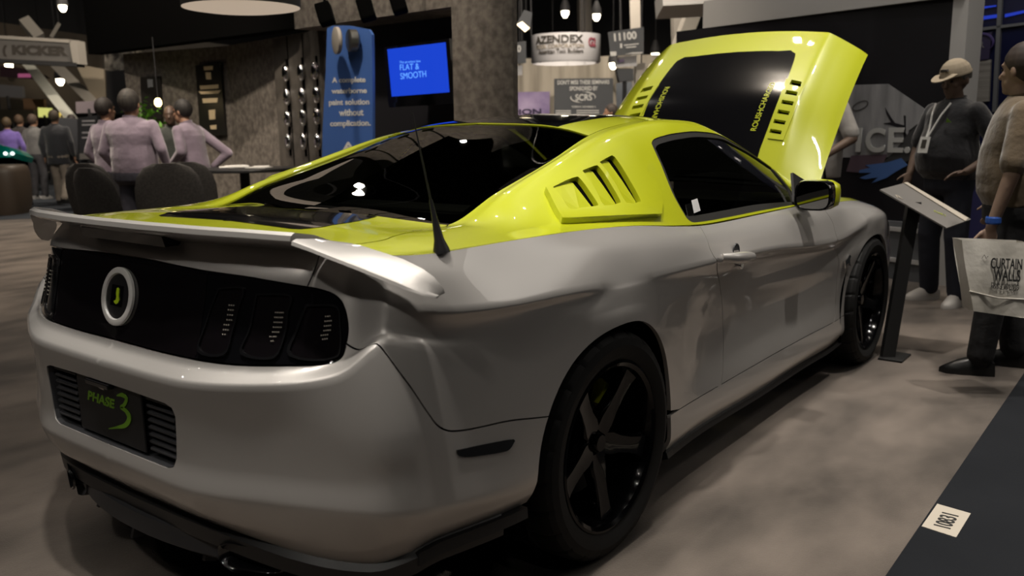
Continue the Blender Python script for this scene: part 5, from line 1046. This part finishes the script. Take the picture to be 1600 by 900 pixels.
# leafy plant
pp = gp(228, 10.75); plant = empty('potted_plant', (*pp[:2], GZ), 'bright green leafy plant behind the men in pink shirts', 'plant')
child_at(MB().loft([ell(pp, r_, z, 20) for r_, z in ((.16, GZ), (.2, .35), (.21, .38), (.17, .38))]).build('pot', M['void'], auto=40), plant)
zc = zat(236, 195, 10.75); M['leaf'] = mat('leaf_green', (.09, .24, .02), .5)
child_at(MB().tube([[pp[0], pp[1], .3], [pp[0], pp[1], zc]], .02, 8).build('stem', mat('bark', (.05, .04, .02), .8)), plant)
rnd = random.Random(3); mb = MB()
for k in range(240):
    a = rnd.uniform(0, 6.28); e = rnd.uniform(-1.2, 1.3); R_ = rnd.uniform(.08, .34); p = np.array([pp[0]+R_*math.cos(a)*math.cos(e), pp[1]+R_*math.sin(a)*math.cos(e), zc+R_*math.sin(e)*1.1])
    d1 = np.array([rnd.gauss(0, 1), rnd.gauss(0, 1), rnd.gauss(0, .6)]); d1 /= np.linalg.norm(d1); d2 = np.cross(d1, [rnd.random(), rnd.random(), 1]); d2 /= np.linalg.norm(d2); L = rnd.uniform(.05, .09)
    mb.add([p, p+d1*L*.5+d2*L*.25, p+d1*L, p+d1*L*.5-d2*L*.25], [(0, 1, 2), (0, 2, 3)])
lf = mb.build('foliage', M['leaf'], fix=False); lf['kind'] = 'stuff'; child_at(lf, plant)
# ------------------------------------------------------------------ people
def capsule(mb, a, b, ra, rb, n=12, flat=1.0, side=None):
    a, b = np.asarray(a, float), np.asarray(b, float); t = b-a; L = np.linalg.norm(t); t = t/(L+1e-9)
    s_ = np.array(side, float) if side is not None else (np.array([1., 0, 0]) if abs(t[0]) < .8 else np.array([0, 1., 0])); s_ = s_-t*(s_@t); s_ /= np.linalg.norm(s_); q = np.cross(t, s_); rings = []
    st_ = [(-.98, .2), (-.8, .6), (-.5, .866), (0, 1)]
    for h, k in st_: rings.append((a+t*h*ra, ra*k))
    for h, k in [(-x, y) for x, y in st_[::-1]]: rings.append((b+t*h*rb, rb*k))
    mb.loft([[c+r*(math.cos(x)*s_*flat+math.sin(x)*q) for x in np.linspace(0, 2*math.pi, n, endpoint=False)] for c, r in rings])
def ellipsoid(mb, c, r, M3=None, n=16):
    c = np.asarray(c, float); M3 = np.eye(3) if M3 is None else M3
    mb.loft([[c+M3@np.array([r[0]*math.cos(x)*math.cos(e), r[1]*math.sin(x)*math.cos(e), r[2]*math.sin(e)]) for x in np.linspace(0, 2*math.pi, n, endpoint=False)] for e in np.radians([-86, -65, -45, -25, -8, 8, 25, 45, 65, 86])])
def rotz(a): c, s = math.cos(a), math.sin(a); return np.array([[c, -s, 0], [s, c, 0], [0, 0, 1]])
def roty(a): c, s = math.cos(a), math.sin(a); return np.array([[c, 0, s], [0, 1, 0], [-s, 0, c]])
def rotx(a): c, s = math.cos(a), math.sin(a); return np.array([[1, 0, 0], [0, c, -s], [0, s, c]])
def fuse(mb, name, m, parent, vox, smooth_n=4, cut=None):
    o = mb.build(name, m, None); md = o.modifiers.new('r', 'REMESH'); md.mode = 'VOXEL'; md.voxel_size = vox; s2 = o.modifiers.new('s', 'SMOOTH'); s2.iterations = smooth_n; s2.factor = .5
    dg = bpy.context.evaluated_depsgraph_get(); dg.update(); me = bpy.data.meshes.new_from_object(o.evaluated_get(dg)); o.modifiers.clear(); old = o.data; o.data = me; bpy.data.meshes.remove(old); me.name = name
    if cut is not None:
        bm = bmesh.new(); bm.from_mesh(me)
        for co, no in cut:
            g = bmesh.ops.bisect_plane(bm, geom=bm.verts[:]+bm.edges[:]+bm.faces[:], plane_co=co, plane_no=no, clear_outer=True); ed = [e for e in g['geom_cut'] if isinstance(e, bmesh.types.BMEdge)]
            try: bmesh.ops.holes_fill(bm, edges=ed)
            except Exception: pass
        bm.to_mesh(me); bm.free()
    me.polygons.foreach_set('use_smooth', [True]*len(me.polygons)); me.materials.clear(); me.materials.append(m); o.parent = parent; return o
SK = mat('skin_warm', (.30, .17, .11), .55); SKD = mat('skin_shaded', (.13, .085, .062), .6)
def person(label, loc, yaw, H=1.78, skin=SK, hair=(.05, .035, .025), shirt=(.3, .2, .3), trousers=(.02, .02, .025), shoes=(.01, .01, .01), arms=None, build=1.0, belly=0., sleeve='long', head_yaw=0, head_pitch=0, hairstyle='short', cap=None, legs=None, lean=0., vox=.012, glasses=False, jacket=None, tail=.0, head_scale=1.06, shirt_mat=None, trouser_mat=None):
    """local frame: +x faces forward, +y is the person's left; units scaled to height H"""
    t = empty('person', (loc[0], loc[1], GZ), label, 'person'); t.rotation_euler = (0, 0, yaw); s = H/1.78; t.scale = (s, s, s); bw = build
    legs = legs or {1: ((.02, .11, .50), (-.02, .12, .09)), -1: ((.02, -.11, .50), (-.02, -.12, .09))}
    arms = arms or {1: ((-.03, .27, 1.16), (.05, .27, .92)), -1: ((-.03, -.27, 1.16), (.05, -.27, .92))}
    hs = head_scale; hip = np.array([0, 0, .95]); ln = roty(lean); up = lambda p: hip+ln@(np.asarray(p, float)-hip)
    sh = {k: up((0, k*.178*bw, 1.425)) for k in (1, -1)}; neck0, neck1 = up((-.01, 0, 1.46)), up((.015, 0, 1.56)); HR = rotz(head_yaw)@roty(head_pitch); hc = up((.02, 0, 1.645)); hd = lambda p: hc+HR@np.asarray(p, float)*hs
    b = MB()                                                     # one continuous body
    ellipsoid(b, hd((-.012, 0, .02)), hs*np.array((.095, .077, .105)), HR); ellipsoid(b, hd((.03, 0, -.055)), hs*np.array((.062, .058, .062)), HR); ellipsoid(b, hd((.066, 0, -.095)), hs*np.array((.026, .03, .022)), HR)
    capsule(b, hd((.078, 0, .012)), hd((.103, 0, -.026)), .010, .016, 8); ellipsoid(b, hd((.068, 0, .03)), hs*np.array((.024, .052, .013)), HR); ellipsoid(b, hd((.080, 0, -.062)), hs*np.array((.016, .026, .007)), HR); ellipsoid(b, hd((.079, 0, -.076)), hs*np.array((.015, .022, .008)), HR)
    for k in (1, -1): ellipsoid(b, hd((-.012, k*.080, -.008)), hs*np.array((.020, .010, .033)), HR@rotz(-k*.35)); ellipsoid(b, hd((.055, k*.04, -.02)), hs*np.array((.025, .02, .02)), HR)
    capsule(b, neck0, neck1, .062, .056, 14)
    tors = [(.95, .115, .165), (1.05, .112, .155), (1.18, .115, .155), (1.32, .12, .175), (1.42, .10, .185), (1.48, .065, .12)]
    b.loft([[up((dx_*math.cos(a)*bw, dy*math.sin(a)*bw, z)) for a in np.linspace(0, 2*math.pi, 20, endpoint=False)] for z, dx_, dy in tors])
    for k in (1, -1):
        e, w_ = [np.asarray(q, float) for q in arms[k][:2]]; capsule(b, sh[k], e, .05, .041); capsule(b, e, w_, .041, .028)
        fd = (w_-e)/np.linalg.norm(w_-e); hdv = np.array(arms[k][2], float) if len(arms[k]) > 2 else fd; hdv /= np.linalg.norm(hdv)
        sd_ = np.array([1., 0, 0])-hdv*hdv[0]; 
        if np.linalg.norm(sd_) < .3: sd_ = np.array([0, 0, 1.])-hdv*hdv[2]
        sd_ /= np.linalg.norm(sd_); pn_ = np.cross(hdv, sd_)*(-k); curl = arms[k][3] if len(arms[k]) > 3 else .35
        pm = w_+hdv*.055; Mx = np.stack([sd_, pn_, hdv], 1); ellipsoid(b, pm, (.040, .017, .055), Mx)
        for q, (off, ln_) in enumerate(((-.027, .058), (-.009, .07), (.010, .075), (.028, .068))):
            p0 = w_+hdv*.09+sd_*off; d1 = hdv*math.cos(curl)+pn_*math.sin(curl); p1_ = p0+d1*ln_*.55; d2 = hdv*math.cos(curl*2.4)+pn_*math.sin(curl*2.4); p2_ = p1_+d2*ln_*.5; capsule(b, p0, p1_, .0095, .0088, 8); capsule(b, p1_, p2_, .0088, .0075, 8)
        p0 = w_+hdv*.03+sd_*.034; d1 = hdv*.75+sd_*.6+pn_*.3; d1 /= np.linalg.norm(d1); capsule(b, p0, p0+d1*.045, .012, .010, 8); capsule(b, p0+d1*.045, p0+d1*.07+hdv*.012, .010, .0085, 8)
        kn, an = [np.asarray(q, float) for q in legs[k][:2]]; hp_ = np.array([0, k*.10, .92]); capsule(b, hp_, kn, .078, .055); capsule(b, kn, an, .052, .036)
    bv = vox*.72 if vox < .015 else vox
    body = fuse(b, 'body', skin, t, bv, 3)
    for k in (1, -1):
        ellipsoid(mb_ := MB(), hd((.074, k*.031, .008)), (.010, .013, .008), HR, 10); mb_.build('eye', mat('eye_dark', (.03, .025, .02), .2), body, auto=60) if vox < .015 else None
    # shirt
    b = MB(); g = .014
    tz_ = [(.93-tail, .13, .18), (1.0, .135+belly*.6, .175+belly*.3), (1.10, .13+belly, .172+belly*.4), (1.22, .135+belly*.6, .178), (1.34, .14, .200), (1.41, .120, .210), (1.455, .10, .182), (1.488, .080, .125), (1.51, .066, .076)]
    b.loft([[up((dx_*math.cos(a)*bw+(belly*.45 if 1.0 <= z <= 1.25 else 0), dy*math.sin(a)*bw, z)) for a in np.linspace(0, 2*math.pi, 24, endpoint=False)] for z, dx_, dy in tz_])
    for k in (1, -1):
        e, w_ = [np.asarray(q, float) for q in arms[k][:2]]
        if sleeve == 'long': capsule(b, sh[k], e, .064, .058); capsule(b, e, w_-(w_-e)*.06, .056, .040)
        else: capsule(b, sh[k], sh[k]+(e-sh[k])*.82, .066, .070)
    M_s = shirt_mat or noisy(mat('shirt_cloth', shirt, .85, sheen=.3), tuple(c*.85 for c in shirt), tuple(min(1, c*1.12) for c in shirt), scale=5, bump=.5, bscale=9, dist=.03)
    sh_ = fuse(b, 'shirt', M_s, t, vox, 2)
    # trousers
    b = MB(); b.loft([[np.array([dx_*math.cos(a)*bw, dy*math.sin(a)*bw, z]) for a in np.linspace(0, 2*math.pi, 20, endpoint=False)] for z, dx_, dy in ((1.0, .125, .172), (.93, .135, .18), (.86, .13, .175), (.82, .10, .15))])
    for k in (1, -1):
        kn, an = [np.asarray(q, float) for q in legs[k][:2]]; hp_ = np.array([0, k*.09, .88]); capsule(b, hp_, kn, .098, .082, flat=1.05); capsule(b, kn, an+(kn-an)*.03, .080, .070)
    fuse(b, 'trousers', trouser_mat or noisy(mat('trouser_cloth', trousers, .85), tuple(c*.8 for c in trousers), tuple(c*1.2 for c in trousers), scale=6, bump=.4, bscale=8, dist=.03), t, vox, 3)
    for k in (1, -1):
        kn, an = [np.asarray(q, float) for q in legs[k][:2]]; b = MB(); fz = an[2]-.09; fy = legs[k][2] if len(legs[k]) > 2 else k*.12; R_ = rotz(fy)
        r = [[an*[1, 1, 0]+R_@np.array([x, y, z])+[0, 0, fz] for x, y, z in q] for q in [[(-.075+.0*h, -.036, h0), (-.075, .036, h0), (0, .04, h0), (.09, .047, h0), (.165, .038, h0), (.20, .0, h0), (.165, -.038, h0), (.09, -.047, h0), (0, -.04, h0)] for h, h0 in ((0, 0.0), (0, .025))]]
        up_ = [an*[1, 1, 0]+R_@np.array([x, y, z])+[0, 0, fz] for x, y, z in [(-.07, -.034, .075), (-.07, .034, .075), (0, .036, .095), (.08, .036, .07), (.15, .030, .048), (.18, 0, .040), (.15, -.030, .048), (.08, -.036, .07), (0, -.036, .095)]]
        tp2 = [q*.45+np.mean(up_, 0)*.55+[0, 0, .02] for q in up_]
        MB().loft([r[0], r[1], up_, tp2]).build('shoe', mat('shoe_leather', shoes, .35 if shoes[0] < .1 else .6), t, auto=50)
    # hair
    if hairstyle != 'none':
        b = MB(); ellipsoid(b, hd((-.024, 0, .030)), hs*np.array((.106, .090, .112)), HR)
        cut = [(Vector(hd((.045, 0, .045))), Vector(HR@np.array([.75, 0, -.65]))), (Vector(hd((0, 0, -.055 if hairstyle != 'crown' else .0))), Vector(HR@np.array([.1, 0, -1])))]
        h_o = fuse(b, 'hair', noisy(mat('hair', hair, .7), tuple(c*.6 for c in hair), tuple(min(1, c*1.3) for c in hair), scale=40, stretch=(1, 1, .3)), t, vox*.7, 2, cut)
    if cap:
        b = MB(); ellipsoid(b, hd((-.012, 0, .045)), hs*np.array((.112, .094, .100)), HR); cp = fuse(b, 'cap', cap, t, vox*.6, 1, [(Vector(hd((0, 0, .035))), Vector(HR@np.array([.12, 0, -1])))])
        br = [[hd((.075+.115*math.cos(a)*k2, .085*math.sin(a)*k2, .052-.02*math.cos(a)+dz_)) for a in np.linspace(-math.pi/2, math.pi/2, 14)] for k2, dz_ in ((1.0, 0), (1.0, .006), (.5, .012), (.5, .004))]
        MB().loft(br, closed=False, cap=False).build('cap_brim', cap, cp, fix=True, auto=60)
        MB().loft([[hd((-.012+.115*math.cos(a)*k2, .096*math.sin(a)*k2, .040+z_)) for a in np.linspace(0, 2*math.pi, 28, endpoint=False)] for k2, z_ in ((1.0, -.004), (1.01, .008), (.98, .016))], cap=False).build('cap_band', cap, cp, auto=60)
        MB().prism([hd((.098, y_, z_)) for y_, z_ in ((.03, .08), (-.03, .08), (-.022, .098), (.022, .096))], HR@np.array([-.02, 0, 0])).build('cap_logo', M['dprint'], cp)
    if glasses:
        for k in (1, -1): MB().tube([hd((.092, k*.033+.022*math.cos(a), .010+.016*math.sin(a))) for a in np.linspace(0, 6.28, 14, endpoint=False)], .0025, 5, closed=True).build('glasses', M['satin'], body); MB().tube([hd((.09, k*.055, .012)), hd((.0, k*.086, .012))], .0025, 5).build('glasses_arm', M['satin'], body)
    MB().loft([[up((.070*math.cos(a)*q, .072*math.sin(a)*q, 1.49+z_+.012*math.cos(a)*-1)) for a in np.linspace(0, 2*math.pi, 20, endpoint=False)] for q, z_ in ((1.12, -.005), (1.05, .035), (.96, .035))], cap=False).build('collar', M_s, sh_, auto=60)
    return t
PINK = (.155, .122, .16)
toR = cR; toL = cR+math.pi; away = cF; toward = cF+math.pi
pA = person('man in pink shirt with his back turned, widest of the group at the table', gp(205, 8.75), away-.12, 1.72, hair=(.028, .024, .020), shirt=PINK, trousers=(.02, .02, .03), arms={1: ((-.04, .31, 1.16), (.10, .27, .98)), -1: ((-.03, -.33, 1.18), (.08, -.33, .98))}, build=1.32, belly=.03, head_yaw=.1, head_scale=1.18)
pB = person('man in pink shirt partly hidden on the left of the broad-backed man', gp(166, 9.4), away-.5, 1.68, hair=(.016, .012, .010), shirt=PINK, arms={1: ((-.05, .28, 1.17), (.10, .20, .95)), -1: ((-.03, -.27, 1.18), (.08, -.25, .98))}, build=1.05)
pC = person('man in pink shirt with glasses, in profile leaning with a hand on his hip', gp(303, 9.4), toL-.25, 1.66, hair=(.012, .010, .009), shirt=PINK, arms={1: ((.02, .25, 1.18), (.22, .15, 1.05)), -1: ((-.22, -.32, 1.14), (-.05, -.24, .98))}, build=1.08, lean=.18, head_pitch=.12, glasses=True)
pD = person('bald dark-skinned man between the men in pink shirts, farther back', gp(268, 10.4), toward+.2, 1.62, skin=mat('skin_dark', (.09, .055, .04), .5), hairstyle='none', shirt=(.03, .035, .03), build=.95, vox=.016)
pE = person('walking man in dark jacket and pale trousers seen from behind, far left', gp(86, 15.6), away+.1, 1.70, hair=(.04, .03, .02), shirt=(.022, .024, .03), trousers=(.22, .19, .16), legs={1: ((.10, .10, .50), (.12, .11, .09)), -1: ((.0, -.10, .50), (-.22, -.11, .14))}, build=1.12, vox=.02, tail=.16)
pF = person('visitor in grey top carrying a dark bag, left of the man in the dark jacket', gp(52, 17.0), away-.2, 1.66, hair=(.06, .04, .03), shirt=(.13, .13, .13), trousers=(.03, .03, .035), shoes=(.3, .3, .3), vox=.02)
pG = person('visitor in white shirt right of the man in the dark jacket', gp(113, 17.0), away+.3, 1.64, hair=(.02, .015, .015), shirt=(.24, .23, .22), trousers=(.02, .02, .02), vox=.02)
pH = person('visitor in purple top at the left edge above the teal display', gp(11, 16.6), away+.4, 1.60, hair=(.06, .04, .02), shirt=(.12, .08, .30), vox=.02)
pI = person('visitor in dark coat between the purple top and the grey top', gp(31, 18.5), away, 1.68, hair=(.08, .05, .03), shirt=(.03, .025, .025), vox=.02)
pK = person('dark-haired visitor whose head shows behind the seminar board and car roof', gp(955, 12.8), toL, 1.60, hair=(.04, .03, .025), shirt=(.04, .04, .045), vox=.016)
# men on the right
pl1 = onz(1468, 472, GZ)
cap_m = mat('cap_cloth', (.36, .30, .22), .85)
pM = person('man in pale cap, dark polo shirt and jeans with a badge, looking at the car', pl1, toL+.35, 1.73, skin=SKD, hair=(.12, .11, .10), shirt=(.007, .007, .010), trousers=(.014, .016, .026), shoes=(.42, .40, .38), sleeve='short', belly=.075, build=1.10, head_pitch=.28, head_yaw=.1, cap=cap_m, hairstyle='crown',
   arms={1: ((-.10, .35, 1.15), (.14, .27, 1.00), (.9, -.35, -.15), .3), -1: ((.02, -.30, 1.16), (.12, -.26, .97))}, legs={1: ((.03, .13, .50), (.0, .15, .09), .35), -1: ((.03, -.12, .50), (-.02, -.13, .09), -.25)})
sc = pM.scale[0]
def loc2w(o, p): return np.array((Matrix.Translation(o.location)@o.rotation_euler.to_matrix().to_4x4()@Matrix.Diagonal((*o.scale, 1)))@Vector(p))
lan = MB(); lan.tube([(.115, .07, 1.48), (.175, .05, 1.40), (.225, .03, 1.30), (.262, .018, 1.235)], .007, 6, flat=1); lan.tube([(.11, -.07, 1.48), (.17, -.04, 1.40), (.225, -.0, 1.30), (.262, .012, 1.235)], .007, 6)
lan.build('lanyard', M['wprint'], pM); bdg = MB().prism([(.262, .055, 1.245), (.262, -.035, 1.245), (.285, -.035, 1.13), (.285, .055, 1.13)], (.004, 0, 0)).build('badge', M['wprint'], pM)
MB().prism([(.2685, .03, 1.225), (.2685, -.012, 1.225), (.281, -.012, 1.165), (.281, .03, 1.165)], (.004, 0, 0)).build('badge_photo', M['dprint'], bdg)
MB().prism([(.165, .135, 1.345), (.165, .09, 1.345), (.175, .105, 1.375)], (.006, .003, 0)).build('shirt_logo', M['green'], pM)
pl2 = gp(1594, 4.42)
pN = person('man in tan shirt and black trousers at the right edge holding a white bag', pl2, toL-.45, 1.70, skin=mat('skin_pale', (.24, .16, .12), .55), hair=(.022, .013, .009), shirt=(.085, .058, .030), trousers=(.008, .008, .009), shoes=(.008, .008, .008), sleeve='short', build=1.12, belly=.03, head_yaw=-.65, head_pitch=.05,
   arms={1: ((.04, .29, 1.11), (.11, .28, .84), (.1, 0, -1), .8), -1: ((-.05, -.30, 1.16), (.05, -.28, .93))}, legs={1: ((.06, .12, .50), (.10, .13, .09), .1), -1: ((-.02, -.12, .50), (-.08, -.13, .09), -.1)}, vox=.011)
wr = pN; MB().loft([[np.array([.103, .281, .875])+np.array([.036*math.cos(a)*k_, .036*math.sin(a)*k_, z_]) for a in np.linspace(0, 6.283, 18, endpoint=False)] for k_, z_ in ((.95, -.02), (1.05, -.012), (1.05, .012), (.95, .02))], cap=False).build('wristband', mat('blue_band', (.02, .08, .35), .5), pN)
pl3 = gp(1281, 7.3)
pO = person('man in white shirt behind the raised bonnet, only arm and side in view', pl3, toL+.5, 1.80, skin=SKD, hair=(.05, .04, .03), shirt=(.36, .34, .32), trousers=(.03, .03, .035), sleeve='short', build=1.15, belly=.05, tail=.08, arms={1: ((.0, .34, 1.17), (.26, .30, 1.04)), -1: ((.02, -.30, 1.16), (.2, -.2, 1.02))}, vox=.014)
# paper bag held by the man in the tan shirt
BG = [(1503, 375), (1605, 379), (1612, 480), (1590, 502), (1520, 486)]
dB = 4.12
tl_, tr_, br_, bm_, bl_ = [at(x, y, dB) for x, y in BG]
bag = empty('carrier_bag', ((tl_+tr_)/2-[0, 0, .4]), 'white paper carrier bag with black lettering held by the man in tan', 'bag')
dep_ = FW*[1, 1, 0]*.09
def grid(a, b, c, d, n=8, bow=.008, off=0):
    V = []; F = []
    for i in range(n+1):
        for j in range(n+1):
            u, v = i/n, j/n; p = a*(1-u)*(1-v)+b*u*(1-v)+c*u*v+d*(1-u)*v; V.append(p+FW*off+FW*(-bow*math.sin(math.pi*u)*math.sin(math.pi*v)+.006*math.sin(9*u+5*v)))
    for i in range(n):
        for j in range(n): k = i*(n+1)+j; F.append((k, k+1, k+n+2, k+n+1))
    return V, F
M['bag'] = noisy(mat('bag_paper', (.42, .40, .36), .7), (.36, .34, .30), (.48, .46, .42), scale=4, bump=.3, bscale=12)
mb = MB(); bL, bR = bl_, br_; 
mb.add(*grid(tl_, tr_, at(1606, 498, dB), bl_)); mb.add(*grid(tl_+dep_, tr_+dep_, at(1606, 498, dB)+dep_, bl_+dep_)); mb.add(*grid(tl_, tl_+dep_, bl_+dep_, bl_)); mb.add(*grid(bl_, bl_+dep_, at(1606, 498, dB)+dep_, at(1606, 498, dB))); mb.add(*grid(tr_, tr_+dep_, at(1606, 498, dB)+dep_, at(1606, 498, dB)))
sd_ = mb.build('bag_body', M['bag'], None, smooth=True); child_at(sd_, bag)
fold = MB().tube([at(1514, 455, dB-.004), at(1560, 466, dB-.016), at(1603, 468, dB-.006)], .004, 6).build('fold_line', M['bag']); fold.parent = sd_
for t, x0, y0, x1, y1, hg in (('CURTAIN', 1548, 419, 1597, 421, 17), ('WALLS', 1552, 438, 1594, 440, 19), ('Made in the USA', 1549, 445, 1592, 448, 4.5), ('800-230-0227', 1548, 451, 1592, 455, 6)):
    a, b = at(x0, y0, dB-.016), at(x1, y1, dB-.016); q = text_mesh('lettering', t, .1, M['ink'], a, b-a, UP, None, fit=np.linalg.norm(b-a), fith=hg*dB/1350, bold=.002 if hg > 10 else .0); q.parent = sd_
MB().tube([at(1534, 404, dB-.016), at(1538, 398, dB-.016), at(1541, 404, dB-.016), at(1544, 400, dB-.016)], .0015, 5).build('script_mark', M['ink']).parent = sd_
